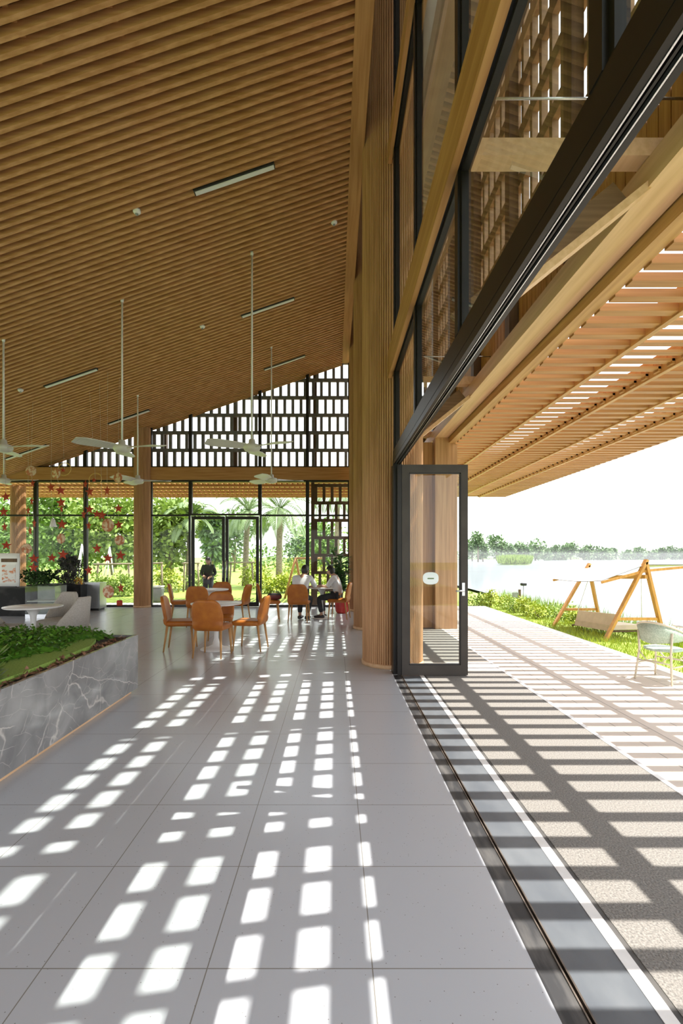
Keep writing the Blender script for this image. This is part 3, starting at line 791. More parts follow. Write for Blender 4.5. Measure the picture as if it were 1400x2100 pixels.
# low cushion under the leaves so the mound has a body
gx, gy = 40, 50; grid = {}
for i in range(gx + 1):
    for j in range(gy + 1):
        x = -2.75 + 2.65 * i / gx; y = -.4 + 3.37 * j / gy; z = mound(x, y)
        if z is not None: grid[(i, j)] = len(iv.v); iv.v.append((x, y, z - .025))
for i in range(gx):
    for j in range(gy):
        q = [(i, j), (i + 1, j), (i + 1, j + 1), (i, j + 1)]
        if all(k in grid for k in q): iv.f.append(tuple(grid[k] for k in q)); iv.s.append(True)
o = iv.build('creeper_foliage', 'ivy'); o.location = pl.location; tag(o, 'dense dark green creeper growing in the marble planter', 'ground cover', kind='stuff')
pa = thing('leafy_plant', 'small bright leafy plant at the left edge of the marble planter', 'plant', (-2.42, 3.42, .63))
m = MB()
for i in range(170):
    a = rng.uniform(0, 6.283); r0 = rng.uniform(0, .13); z = rng.uniform(0, .2)
    m.leaf((r0 * math.cos(a), r0 * math.sin(a), z), (math.cos(a), math.sin(a), rng.uniform(.1, 1)), (0, 0, 1), rng.uniform(.05, .1), .04)
m.build('leaves', 'leaf_mid', pa); MB().tube([(0, 0, 0), (0, 0, .18)], .008).build('stem', 'bark', pa)

# ------------------------------------------------------------------ plants: generators
def blob_leaves(m, blobs, n, size, rng, flat=0.3):
    tot = sum(b[3] ** 2 for b in blobs)
    for (x, y, z, r, sq) in blobs:
        k = int(n * r * r / tot)
        for _ in range(k):
            d = Vector((rng.gauss(0, 1), rng.gauss(0, 1), rng.gauss(0, 1))).normalized()
            rr = r * (rng.uniform(.55, 1.08) if rng.random() < .85 else rng.uniform(.2, .6))
            p = Vector((x + d.x * rr, y + d.y * rr, z + d.z * rr * sq))
            dr = (d + Vector((rng.uniform(-1, 1), rng.uniform(-1, 1), rng.uniform(-1, .6)))).normalized()
            s = size * rng.uniform(.6, 1.4)
            m.leaf(p, dr, (rng.uniform(-1, 1), rng.uniform(-1, 1), 1), s, s * .6)

def tree(name, label, x, y, z0, h, cr_, mat, seed, n=2500, leaf=.3, trunk=.12, group=None, crown_low=.3, nb=9, sq=.8, cat='tree'):
    rng = random.Random(seed)
    t = thing(name, label, cat, (x, y, z0), 0, group)
    blobs = []
    for i in range(nb):
        a = rng.uniform(0, 6.283); rr = rng.uniform(0, .62) * cr_
        zz = h * (crown_low + (1 - crown_low) * rng.uniform(.12, .86))
        f = 1 - .45 * abs(zz / h - (crown_low + .5 * (1 - crown_low))) * 2
        blobs.append((math.cos(a) * rr * f, math.sin(a) * rr * f, zz, cr_ * rng.uniform(.38, .58), sq))
    m = MB(); blob_leaves(m, blobs, n, leaf, rng)
    m.build('crown', mat, t)
    tm = MB(); tm.tube([(0, 0, 0), (.05 * h * rng.uniform(-1, 1), 0, h * .35), (0, 0, h * .75)], [trunk, trunk * .75, trunk * .3], 8)
    for b in blobs[:5]: tm.tube([(0, 0, h * crown_low * .9), (b[0] * .5, b[1] * .5, (h * crown_low + b[2]) / 2), (b[0], b[1], b[2])], [trunk * .5, trunk * .35, trunk * .15], 6)
    tm.build('trunk', 'bark', t)
    return t

def palm(label, x, y, z0, h, cr_, seed, lean=.0, nf=16, trunk=.16):
    rng = random.Random(seed)
    t = thing('palm_tree', label, 'palm tree', (x, y, z0), 0, 'palms on the rear lawn')
    top = Vector((lean, 0, h))
    pts = [(lean * (u ** 2), 0, h * u) for u in (0, .25, .5, .75, 1)]
    MB().tube(pts, [trunk * 1.25, trunk, trunk * .95, trunk * .9, trunk * .8], 12).build('trunk', 'bark', t)
    for k in range(nf):
        a = 2 * math.pi * k / nf + rng.uniform(-.2, .2); el = rng.uniform(-.1, 1.25); ln = cr_ * rng.uniform(.85, 1.1)
        m = MB(); p = top.copy(); N = 16; d = Vector((math.cos(a) * math.cos(el), math.sin(a) * math.cos(el), math.sin(el))); path = [p.copy()]
        for i in range(N):
            d = (d + Vector((0, 0, -.085 - .02 * i * .4))).normalized(); p = p + d * ln / N; path.append(p.copy())
            side = d.cross(Vector((0, 0, 1)))
            if side.length < 1e-3: continue
            side.normalize(); wl_ = ln * .26 * math.sin(math.pi * (i + 1.5) / (N + 2)) + .05
            for s in (-1, 1):
                for q in (0, .5):
                    m.leaf(p - d * q * ln / N, side * s + d * .7 + Vector((0, 0, -.35)), d.cross(side), wl_, .05)
        m.tube(path, [.022] * (len(path) - 1) + [.006], 5)
        m.build('frond', 'leaf_palm', t)
    return t

def shrub(name, label, x, y, z0, w, h, mat, seed, n=700, leaf=.09, group=None, cat='shrub'):
    rng = random.Random(seed)
    t = thing(name, label, cat, (x, y, z0), 0, group)
    blobs = [(rng.uniform(-.5, .5) * w, rng.uniform(-.3, .3) * w, h * rng.uniform(.3, .7), min(w, h) * rng.uniform(.35, .5), .9) for _ in range(6)]
    m = MB(); blob_leaves(m, blobs, n, leaf, rng); m.build('leaves', mat, t)
    s = MB()
    for b in blobs: s.tube([(b[0] * .3, b[1] * .3, -.02), (b[0], b[1], b[2])], [.014, .005], 5)
    s.build('stems', 'bark', t)
    return t

def pxl(x, Y): return (x - VPX) / F_PX * Y

# ------------------------------------------------------------------ counter area on the left
def box_thing(name, label, cat, x0, x1, y0, y1, z0, z1, mat, part):
    t = thing(name, label, cat, ((x0 + x1) / 2, (y0 + y1) / 2, z0))
    w, d, h = x1 - x0, y1 - y0, z1 - z0
    MB().box(-w / 2, w / 2, -d / 2, d / 2, .0, h - .03).build(part, mat, t)
    MB().box(-w / 2 - .01, w / 2 + .01, -d / 2 - .01, d / 2 + .01, h - .03, h).build('top', mat, t)
    return t
Y1 = 12.4
ctr = box_thing('service_counter', 'low black marble counter at the left edge behind the armchairs', 'counter', pxl(-30, Y1), pxl(62, Y1), Y1, Y1 + .7, 0, .70, 'blackmarble', 'body')
Y2 = 13.3
box_thing('planter_counter', 'black marble block carrying the big greyish bush', 'counter', pxl(60, Y2 + .1), pxl(165, Y2), Y2, Y2 + .8, 0, .72, 'blackmarble', 'body')
ds = thing('display_case', 'clear glass display case in front of the black counter', 'display case', (pxl(92, Y1 - .25), Y1 - .2, 0))
w = pxl(121, Y1) - pxl(62, Y1)
MB().box(-w / 2, w / 2, -.25, .25, 0, .10).build('base', 'steel', ds)
MB().box(-w / 2, w / 2, -.25, -.24, .1, .76).box(-w / 2, -w / 2 + .01, -.24, .25, .1, .76).box(w / 2 - .01, w / 2, -.24, .25, .1, .76).box(-w / 2, w / 2, -.25, .25, .76, .77).build('glazing', 'glass', ds)
MB().box(-w / 2 + .02, w / 2 - .02, -.22, .24, .40, .412).build('shelf', 'white', ds)
MB().box(-w / 2, w / 2, .25, .27, 0, .77).build('back_panel', 'greybin', ds)
su = thing('steel_unit', 'brushed steel unit standing before the rear glass, left of the slim column', 'cabinet', (pxl(187, 13.75), 13.85, 0))
w = pxl(208, 13.7) - pxl(166, 13.7)
MB().box(-w / 2, w / 2, -.2, .2, .06, .74).build('body', 'steel', su)
MB().box(-w / 2 - .01, w / 2 + .01, -.21, .21, .74, .76).build('top', 'steel', su)
MB().box(-w / 2 + .03, w / 2 - .03, -.206, -.2, .12, .45).build('door', 'steel', su)
MB().box(-w / 2 + .04, w / 2 - .04, -.17, .17, 0, .06).build('plinth', 'black', su)
bd = thing('menu_board', 'white picture board standing on the left counter', 'sign', (pxl(10, Y1 + .2), Y1 + .3, .70))
MB().rbox(.62, .05, .85, .02, 6, lambda p: (p.x, p.y, p.z + .43)).build('panel', 'white', bd)
MB().box(-.12, .22, -.034, -.028, .12, .56).build('pictures', 'picture', bd)
MB().box(-.14, .26, -.034, -.028, .63, .72).build('picture_strip', 'brown', bd)
MB().box(-.25, .25, -.08, .08, 0, .02).build('foot', 'black', bd)
tree('bush', 'big grey-green bush on the black marble block', pxl(135, 13.6), 13.7, .70, .78, .44, 'leaf_red', 21, 2200, .07, .02, crown_low=.05, nb=10, cat='bush')
shrub('leafy_plant', 'small dark leafy plant at the back of the left counter', pxl(66, 12.9), 12.95, .70, .35, .45, 'leaf_dark', 22, 420, .09, cat='plant')
shrub('leafy_plant', 'broad-leaved plant between the picture board and the grey bush', pxl(88, 13.6), 13.65, .72, .34, .38, 'leaf_dark', 23, 300, .12, cat='plant')
shrub('flower_pot_plant', 'small orange-flowering plant at the right end of the black block', pxl(160, 13.45), 13.5, .72, .14, .22, 'flower', 24, 90, .05, cat='plant')
pp = thing('potted_fig', 'tall dark green potted plant beside the rear column', 'plant', (.18, 13.1, 0))
MB().lathe([(.13, 0), (.17, .05), (.20, .34), (.21, .38), (.18, .38), (.17, .33)], 32).build('pot', 'redpot', pp)
MB().lathe([(.17, .33), (.01, .34)], 24).build('soil', 'earth', pp)
rng = random.Random(5); m = MB(); s = MB()
for k in range(9):
    a = rng.uniform(0, 6.283); tip = Vector((math.cos(a) * rng.uniform(.1, .38), math.sin(a) * rng.uniform(.1, .3), rng.uniform(.9, 1.68)))
    s.tube([(0, 0, .3), (tip.x * .4, tip.y * .4, tip.z * .6), tip], [.014, .01, .005], 6)
    for i in range(60):
        u = rng.uniform(.25, 1.0); p = Vector((tip.x * u, tip.y * u, .35 + (tip.z - .35) * u)); b = rng.uniform(0, 6.283)
        m.leaf(p, (math.cos(b), math.sin(b), rng.uniform(-.5, .7)), (0, 0, 1), rng.uniform(.15, .26), rng.uniform(.08, .12))
s.build('stems', 'bark', pp); m.build('leaves', 'leaf_fig', pp)
bg_ = thing('shoulder_bag', 'dark maroon bag lying on an orange chair seat', 'bag', (-1.40, 11.6, .478), R(10))
MB().rbox(.34, .20, .15, .06, 8, lambda p: (p.x, p.y, p.z * (1 - .3 * (p.x / .17) ** 2) + .075)).build('body', 'bag', bg_)
MB().tube([(-.13, 0, .11), (-.10, -.03, .18), (0, -.05, .21), (.10, -.03, .18), (.13, 0, .11)], .008, 8).build('strap', 'black', bg_)
MB().rbox(.30, .05, .06, .02, 5, lambda p: (p.x, p.y - .07, p.z + .12)).build('flap', 'black', bg_)

# ------------------------------------------------------------------ garlands of red stars
def star_mesh(m, c, r, rz, tilt=0):
    vs = []; th = .02
    for k in range(10):
        a = math.pi / 2 + k * math.pi / 5 + tilt; rr = r if k % 2 == 0 else r * .42
        vs.append((math.cos(a) * rr, 0, math.sin(a) * rr))
    mt = Matrix.Translation(c) @ Matrix.Rotation(rz, 4, 'Z')
    vv = [mt @ Vector(v) for v in vs] + [mt @ Vector((0, -th, 0)), mt @ Vector((0, th, 0))]
    fs = [(i, (i + 1) % 10, 10) for i in range(10)] + [((i + 1) % 10, i, 11) for i in range(10)]
    m.add(vv, fs)
garl = [
 ('leftmost', 10.6, [(35, 405, 's'), (22, 495, 's'), (27, 585, 's'), (38, 695, 's')]),
 ('second from the left', 11.2, [(168, 488, 's'), (180, 610, 's'), (160, 715, 'd')]),
 ('third from the left, a disc at its top', 10.9, [(185, 250, 'd'), (195, 325, 's'), (190, 432, 's'), (205, 565, 's'), (203, 775, 's'), (200, 828, 's')]),
 ('with a white bell, left of the ringed one', 11.4, [(305, 350, 's'), (318, 562, 'b'), (310, 770, 's')]),
 ('hanging from a large gilt ring', 10.8, [(385, 240, 'r'), (335, 265, 'd'), (362, 368, 's'), (365, 440, 's'), (368, 478, 's'), (370, 570, 's'), (365, 655, 'd'), (376, 750, 's')]),
 ('before the mullion left of the slim column', 11.3, [(570, 300, 'r'), (535, 375, 's'), (510, 330, 's'), (500, 510, 's'), (535, 480, 's'), (580, 508, 's'), (530, 578, 's'), (530, 845, 's')]),
 ('shortest, with two small stars', 11.0, [(610, 515, 's'), (580, 715, 's')]),
 ('with two big painted discs', 10.7, [(640, 368, 's'), (645, 575, 'D'), (645, 772, 's'), (648, 972, 'D')]),
 ('rightmost, closest to the slim column', 11.1, [(705, 290, 'd'), (708, 475, 's'), (710, 573, 's'), (715, 665, 'd'), (720, 755, 's'), (722, 950, 's'), (715, 1040, 'q')]),
]
rng = random.Random(11)
for nm, Y, items in garl:
    mx_ = sum(i[0] for i in items) / len(items)
    x = pxl(mx_ / 2.917, Y)
    zt = ceil_z(x) - .005
    t = thing('star_garland', 'hanging garland of red stars, ' + nm, 'garland', (x, Y, zt), 0, 'red star garlands')
    zl = None
    for (zx, zy, ty) in items:
        p = px(zx / 2.917, 880 + zy / 2.917, Y); c = Vector((p.x - x, 0, p.z - zt)); zl = c.z
        m = MB(); rz_ = rng.uniform(-.7, .7)
        if ty == 's':
            star_mesh(m, c, rng.uniform(.10, .125), rz_, rng.uniform(-.15, .15)); m.build('star', 'red', t)
        elif ty in 'dD':
            r0 = .14 if ty == 'D' else .11
            m.lathe([(r0 * .85, -.012), (r0, -.008), (r0, .008), (r0 * .85, .012)], 28, mtx=Matrix.Translation(c) @ Matrix.Rotation(rz_ * .5, 4, 'Z') @ Matrix.Rotation(R(90), 4, 'X')); m.build('painted_disc', 'disc', t)
        elif ty == 'b':
            m.lathe([(.012, .1), (.04, .08), (.055, 0), (.075, -.08), (.07, -.09)], 20, mtx=Matrix.Translation(c)); m.build('bell', 'white', t)
        elif ty == 'q':
            m.rbox(.12, .12, .12, .02, 4, mtx=Matrix.Translation(c) @ Matrix.Rotation(.4, 4, 'Z')); m.build('cube_ornament', 'red', t)
        else:
            m.tube([c + Vector((math.cos(a) * .14, .3 * math.sin(a) * .1, math.sin(a) * .14)) for a in [2 * math.pi * k / 24 for k in range(25)]], .009, 6, False); m.build('ring', 'ring', t)
            m2 = MB(); star_mesh(m2, c + Vector((-.03, 0, -.02)), .06, .3); m2.build('star', 'red', t)
    sm = MB(); pts = [(0, 0, 0)]
    for (zx, zy, ty) in items:
        p = px(zx / 2.917, 880 + zy / 2.917, Y); pts.append((p.x - x, .0, p.z - zt))
    sm.tube(pts, .0025, 5); sm.build('thread', 'string', t)

# ------------------------------------------------------------------ people
def skin(name, pts, edges, rad, mat, parent, sub=2):
    me = bpy.data.meshes.new(name); me.from_pydata([tuple(p) for p in pts], edges, []); me.update()
    o = bpy.data.objects.new(name, me); C.objects.link(o)
    md = o.modifiers.new('s', 'SKIN'); md.use_smooth_shade = True
    for i, r in enumerate(rad):
        d = me.skin_vertices[0].data[i]; d.radius = (r, r) if not isinstance(r, tuple) else r; d.use_root = (i == 0)
    sb = o.modifiers.new('d', 'SUBSURF'); sb.levels = sub; sb.render_levels = sub
    bpy.context.view_layer.update()
    ev = o.evaluated_get(bpy.context.evaluated_depsgraph_get())
    m2 = bpy.data.meshes.new_from_object(ev); m2.materials.clear(); m2.materials.append(M[mat])
    for p in m2.polygons: p.use_smooth = True
    o.modifiers.clear(); o.data = m2; o.parent = parent
    return o

def chain(P, E, Rr, idx, pts, rads):
    """append a limb of joints to a skeleton starting from vertex idx; returns the last vertex"""
    last = idx
    for p, r in zip(pts, rads):
        P.append(Vector(p)); Rr.append(r); E.append((last, len(P) - 1)); last = len(P) - 1
    return last

def fingers(P, E, Rr, wrist_i, wrist, d, nrm, side):
    """palm and five bent fingers from a wrist going along d; side = thumb side"""
    d, nrm, side = Vector(d).normalized(), Vector(nrm).normalized(), Vector(side).normalized()
    palm = wrist + d * .05
    pi_ = chain(P, E, Rr, wrist_i, [palm], [(.028)])
    for k, (off, ln) in enumerate(((.027, .070), (.009, .080), (-.009, .074), (-.027, .058))):
        b = wrist + d * .09 + side * off
        chain(P, E, Rr, pi_, [b, b + d * ln * .5 - nrm * .008, b + d * ln * .85 - nrm * .035], [.0095, .0085, .007])
    b = wrist + d * .03 + side * .03
    chain(P, E, Rr, pi_, [b + side * .012, b + side * .03 + d * .03, b + side * .03 + d * .06 - nrm * .015], [.011, .0095, .0075])

def head(parent, c, fwd, hairlong=False, chin=.0):
    """face features and hair around a head centre"""
    f = Vector(fwd).normalized(); s = f.cross(Vector((0, 0, 1))).normalized(); u = s.cross(f)
    mt = Matrix((( s.x, f.x, u.x, c.x), (s.y, f.y, u.y, c.y), (s.z, f.z, u.z, c.z), (0, 0, 0, 1)))
    h = MB()
    # hair: cap covering the top, back and sides
    vs, fs = [], []; N, K = 20, 12
    for i in range(K + 1):
        ph = math.pi * .5 - (math.pi * (.5 + .30)) * i / K
        for k in range(N):
            a = 2 * math.pi * k / N
            front = math.cos(a)                     # 1 = face side
            lim = .42 if front > .55 else (.05 if front > .1 else -.75)
            zz = max(math.sin(ph), lim)
            rr = math.sqrt(max(0, 1 - zz * zz)) if math.sin(ph) >= lim else math.sqrt(max(0, 1 - lim * lim)) * .97
            vs.append((math.sin(a) * rr * .088, math.cos(a) * rr * .104 - .006, zz * .124 + .012))
    for i in range(K):
        for k in range(N): fs.append((i * N + k, i * N + (k + 1) % N, (i + 1) * N + (k + 1) % N, (i + 1) * N + k))
    h.add(vs, fs, True, mt)
    if hairlong: h.rbox(.13, .07, .22, .03, 6, lambda p: (p.x, p.y - .085, p.z - .06), mtx=mt)
    h.build('hair', 'hair', parent)
    e = MB()
    for sx_ in (-1, 1): e.lathe([(.004, -.004), (.009, 0), (.004, .006)], 10, mtx=mt @ Matrix.Translation((sx_ * .031, .083, .008)) @ Matrix.Rotation(R(-90), 4, 'X'))
    e.build('eyes', 'black', parent)
    return mt

def face(P, E, Rr, hi, c, f):
    """nose and ears as bumps on the head of the body skeleton"""
    f = Vector(f).normalized(); s = f.cross(Vector((0, 0, 1))).normalized()
    chain(P, E, Rr, hi, [c + f * .085 + Vector((0, 0, -.012)), c + f * .108 + Vector((0, 0, -.022))], [.014, .009])
    for q in (-1, 1): chain(P, E, Rr, hi, [c + s * q * .076 + Vector((0, 0, -.01)), c + s * q * .088 - f * .008], [.018, .012])

def person(name, label, loc, rz, J, shirt_mat, trouser_mat, long_sleeve=False, hairlong=False):
    """J: joints in local space, facing +Y.  The body is one skinned mesh; clothes are slightly larger skins"""
    t = thing(name, label, 'person', loc, rz)
    P, E, Rr = [Vector(J['pelvis'])], [], [(.13, .11)]
    ch = chain(P, E, Rr, 0, [J['waist'], J['chest']], [(.115, .09), (.125, .10)])
    nk = chain(P, E, Rr, ch, [J['neck'], J['chin'], J['head']], [.055, .062, (.076, .086)])
    hc = Vector(J['head'])
    chain(P, E, Rr, nk, [hc + Vector((0, 0, .055))], [.062])
    face(P, E, Rr, nk, hc, J['look'])
    for sd in ('l', 'r'):
        q = -1 if sd == 'l' else 1
        w = chain(P, E, Rr, ch, [J['sh' + sd], J['el' + sd], J['wr' + sd]], [.05, .040, .027])
        d = Vector(J['wr' + sd]) - Vector(J['el' + sd])
        fingers(P, E, Rr, w, Vector(J['wr' + sd]), d, (0, 0, 1), d.cross(Vector((0, 0, 1))).normalized() * -q)
        chain(P, E, Rr, 0, [J['hip' + sd], J['kn' + sd], J['an' + sd], Vector(J['an' + sd]) + Vector((0, .12, -.045))], [.085, .056, .038, .034])
    skin('body', P, E, Rr, 'skin', t)
    # shirt
    P, E, Rr = [Vector(J['pelvis']) + Vector((0, 0, .01))], [], [(.15, .13)]
    ch = chain(P, E, Rr, 0, [J['waist'], J['chest'], Vector(J['neck']) * .55 + Vector(J['chest']) * .45], [(.145, .118), (.15, .125), .085])
    ch -= 1
    for sd in ('l', 'r'):
        a, b, c = Vector(J['sh' + sd]), Vector(J['el' + sd]), Vector(J['wr' + sd])
        if long_sleeve: chain(P, E, Rr, ch, [a, b, b.lerp(c, .92)], [.068, .055, .042])
        else: chain(P, E, Rr, ch, [a, a.lerp(b, .6), b.lerp(c, .05)], [.070, .062, .056])
    skin('shirt', P, E, Rr, shirt_mat, t)
    P, E, Rr = [Vector(J['pelvis']) + Vector((0, 0, -.01))], [], [(.145, .125)]
    for sd in ('l', 'r'):
        a, b, c = Vector(J['hip' + sd]), Vector(J['kn' + sd]), Vector(J['an' + sd])
        chain(P, E, Rr, 0, [a, b, b.lerp(c, .9)], [.098, .072, .058])
    skin('trousers', P, E, Rr, trouser_mat, t)
    for sd in ('l', 'r'):
        c = Vector(J['an' + sd])
        MB().rbox(.095, .26, .085, .035, 6, lambda p: (c.x + p.x, c.y + .065 + p.y, c.z - .045 + p.z * (1 - .35 * (p.y > .05)))).build('shoe', 'shoe', t)
    head(t, hc, J['look'], hairlong)
    return t
# seated man, back to the camera, leaning to the table on his right
seat = dict(pelvis=(0, -.02, .53), waist=(.01, .0, .70), chest=(.04, .06, .92), neck=(.07, .11, 1.06), chin=(.075, .135, 1.10), head=(.08, .15, 1.155), look=(.35, 1, -.15),
    shl=(-.15, .08, .99), ell=(-.20, .20, .76), wrl=(-.02, .40, .765), shr=(.23, .07, .99), elr=(.30, .25, .77), wrr=(.16, .42, .772),
    hipl=(-.10, .06, .52), knl=(-.13, .44, .50), anl=(-.12, .36, .095), hipr=(.10, .06, .52), knr=(.12, .44, .50), anr=(.06, .34, .095))
person('person', 'person in white shirt with back to us, leaning on the table', (-.80, 11.44, 0), R(-14), seat, 'shirt', 'navy')
seat2 = dict(seat); seat2.update(chest=(.0, .05, .90), waist=(0, -.01, .69), neck=(0, .12, 1.04), chin=(0, .15, 1.08), head=(0, .175, 1.13), look=(.1, 1, -.35),
    shl=(-.19, .07, .97), ell=(-.23, .22, .75), wrl=(-.06, .42, .765), shr=(.19, .07, .97), elr=(.24, .22, .75), wrr=(.08, .43, .770))
person('person', 'person in white shirt seated sideways beside the potted plant', (.06, 11.96, 0), R(80), seat2, 'shirt', 'navy')
stand = dict(pelvis=(0, 0, .84), waist=(0, .0, .98), chest=(0, .0, 1.16), neck=(0, .0, 1.33), chin=(0, .02, 1.37), head=(0, .03, 1.425), look=(.25, 1, -.05),
    shl=(-.16, 0, 1.26), ell=(-.22, -.02, 1.02), wrl=(-.13, .18, .94), shr=(.16, 0, 1.26), elr=(.22, .0, 1.02), wrr=(.10, .19, .96),
    hipl=(-.085, 0, .81), knl=(-.09, .02, .46), anl=(-.09, -.01, .09), hipr=(.085, 0, .81), knr=(.09, .02, .46), anr=(.10, .03, .09))
person('person', 'person in black top standing outside the rear glass doors', (pxl(427, 15.9), 15.9, -.1), R(180), stand, 'blackcloth', 'navy', True, True)

# ------------------------------------------------------------------ lake side: garden swing, chairs, posts, shrubs
GZ = -.27
sw = thing('garden_swing', 'timber garden swing with white canvas canopy on the lakeside grass', 'swing', (6.0, 11.4, GZ))
def sp(x, y, z): return (x - 6.0, y - 11.4, z - GZ)
A1, A2 = sp(6.41, 10.4, 1.36), sp(6.31, 12.54, 1.25)
for a, l1, l2 in ((A1, sp(5.57, 10.4, GZ), sp(6.80, 10.4, GZ)), (A2, sp(5.43, 12.54, GZ), sp(6.62, 12.54, GZ))):
    MB().bar(l1, Vector(a) + (Vector(a) - Vector(l1)) * .03, .05, .11, (0, 1, 0)).build('leg', 'swing_wood', sw)
    MB().bar(l2, a, .05, .11, (0, 1, 0)).build('leg', 'swing_wood', sw)
    u = .72
    MB().bar(Vector(a).lerp(Vector(l1), u), Vector(a).lerp(Vector(l2), u), .06, .04, (0, 1, 0)).build('cross_rail', 'swing_wood', sw)
MB().bar(Vector(A1) + Vector((0, -.03, -.30)), Vector(A2) + Vector((0, .03, -.30)), .06, .08).build('ridge_beam', 'swing_wood', sw)
lf0, lf1 = sp(5.50, 10.4, .94), sp(5.43, 12.54, .88)
rg0, rg1 = sp(7.35, 10.4, 1.27), sp(7.3, 12.54, 1.22)
for l, a, r0 in ((lf0, A1, rg0), (lf1, A2, rg1)):
    mid = Vector(a) + Vector((0, 0, -.18))
    MB().bar(l, mid, .035, .05).build('canopy_rail', 'swing_wood', sw)
    MB().bar(mid, r0, .035, .05).build('canopy_rail', 'swing_wood', sw)
cn = MB(); N = 12; vs, fs = [], []
for i in range(N + 1):
    u = i / N
    for j in range(9):
        v = j / 8
        a = Vector(lf0).lerp(Vector(lf1), v); b = Vector(A1).lerp(Vector(A2), v) + Vector((0, 0, -.09)); c = Vector(rg0).lerp(Vector(rg1), v)
        p = a.lerp(b, u * 2) if u < .5 else b.lerp(c, u * 2 - 1)
        p = p + Vector((0, 0, .03 - .05 * math.sin(math.pi * v) * (1 - abs(2 * u - 1) * .3)))
        vs += [p, p + Vector((0, 0, .012))]
W = 18
for i in range(N):
    for j in range(8):
        k = i * W + j * 2
        fs.append((k, k + 2, k + W + 2, k + W)); fs.append((k + 1, k + W + 1, k + W + 3, k + 3))
cn.add(vs, fs, True).build('canopy', 'canvas', sw)
b0, b1, b2, b3 = [px(x, y, Y) for x, y, Y in ((1185, 1252, 12.0), (1264, 1260, 10.85), (1250, 1295, 10.85), (1177, 1282, 12.0))]
cvt = lambda p: sp(p.x, p.y, p.z)
th = Vector((.05, .02, 0))
q = [Vector(cvt(p)) for p in (b0, b1, b2, b3)]
MB().add(q + [p + th for p in q], [(0, 1, 2, 3), (7, 6, 5, 4), (0, 4, 5, 1), (1, 5, 6, 2), (2, 6, 7, 3), (3, 7, 4, 0)]).build('backrest', 'bench', sw)
s0 = [q[2] + Vector((.02, 0, .03)), q[2] + Vector((.75, .1, .03)), q[3] + Vector((.70, .1, .03)), q[3] + Vector((.02, 0, .03))]
MB().add(s0 + [p + Vector((0, 0, .1)) for p in s0], [(0, 3, 2, 1), (4, 5, 6, 7), (0, 1, 5, 4), (1, 2, 6, 5), (2, 3, 7, 6), (3, 0, 4, 7)]).build('seat', 'bench', sw)
fr = MB(); fr.bar(q[2] + Vector((-.05, 0, 0)), q[2] + Vector((.8, .1, 0)), .04, .035); fr.bar(q[3] + Vector((-.05, 0, 0)), q[3] + Vector((.75, .1, 0)), .04, .035)
fr.build('seat_frame', 'brown', sw)
rp = MB()
for a, e in ((A1, q[1]), (A1, q[2] + Vector((.75, .1, .1))), (A2, q[0]), (A2, q[3] + Vector((.7, .1, .1)))): rp.tube([Vector(a) + Vector((0, .15 if a is A1 else -.15, -.1)), e], .008, 5)
rp.build('rope', 'white', sw)

def make_cafe_chair():
    t = thing('cafe_chair', '', 'chair')
    MB().lathe([(.20, .40), (.225, .41), (.225, .43), (.20, .437)], 32).build('seat', 'wicker', t)
    m = MB(); N = 18; vs, fs = [], []
    for i in range(N + 1):
        a = R(-95 + 190 * i / N); u = abs(a) / R(95)
        zt = .78 - .17 * u ** 1.8; zb = .50 + .06 * u
        for rr in (.25, .266):
            vs.append((math.sin(a) * rr * .98, -math.cos(a) * rr - .0, zb)); vs.append((math.sin(a) * (rr + .035), -math.cos(a) * (rr + .04), zt))
    for i in range(N):
        k = i * 4
        fs += [(k, k + 4, k + 5, k + 1), (k + 2, k + 3, k + 7, k + 6), (k + 1, k + 5, k + 7, k + 3), (k, k + 2, k + 6, k + 4)]
    fs += [(0, 1, 3, 2), (N * 4, N * 4 + 2, N * 4 + 3, N * 4 + 1)]
    m.add(vs, fs, True).build('backrest', 'wicker', t)
    tr = MB(); tr.tube([(math.sin(R(-95 + 190 * i / N)) * .295, -math.cos(R(-95 + 190 * i / N)) * .30, .785 - .17 * (abs(-95 + 190 * i / N) / 95) ** 1.8) for i in range(N + 1)], .014, 8)
    tr.build('back_rail', 'bamboo', t)
    for sx_, sy_ in ((-1, -1), (1, -1), (-1, 1), (1, 1)):
        top = .60 if sy_ > 0 else .66
        MB().tube([(sx_ * .215, sy_ * (.19 if sy_ < 0 else .08), top), (sx_ * .20, sy_ * .19, .40), (sx_ * .235, sy_ * .235, 0)], [.015, .015, .013], 8).build('leg', 'bamboo', t)
    st = MB()
    for s_ in (-1, 1):
        st.tube([(s_ * .22, -.21, .22), (s_ * .22, .21, .22)], .010, 6); st.tube([(-.22, s_ * .21, .26), (.22, s_ * .21, .26)], .010, 6)
        st.tube([(-.2, s_ * .2, .38), (-.1, s_ * .205, .27), (.1, s_ * .205, .27), (.2, s_ * .2, .38)], .008, 6)
    st.build('stretcher', 'bamboo', t)
    return t
cc = make_cafe_chair(); cc.location = (4.34, 6.66, -.15); cc.rotation_euler = (0, 0, R(-62)); tag(cc, 'mint woven cafe chair with ivory bamboo legs, whole in view on the terrace', group='mint cafe chairs')
dup(cc, (6.0, 8.15, -.27), R(60), 'mint woven cafe chair showing only a sliver at the right edge')
ctb = thing('cafe_table', 'white round cafe table cut by the right edge beside the mint chair', 'table', (5.16, 7.05, -.15))
MB().lathe([(.36, .64), (.37, .65), (.37, .665), (.36, .67)], 40).build('tabletop', 'white', ctb)
MB().lathe([(.2, 0), (.2, .015), (.03, .04), (.025, .6), (.12, .64)], 24).build('pedestal', 'bamboo', ctb)

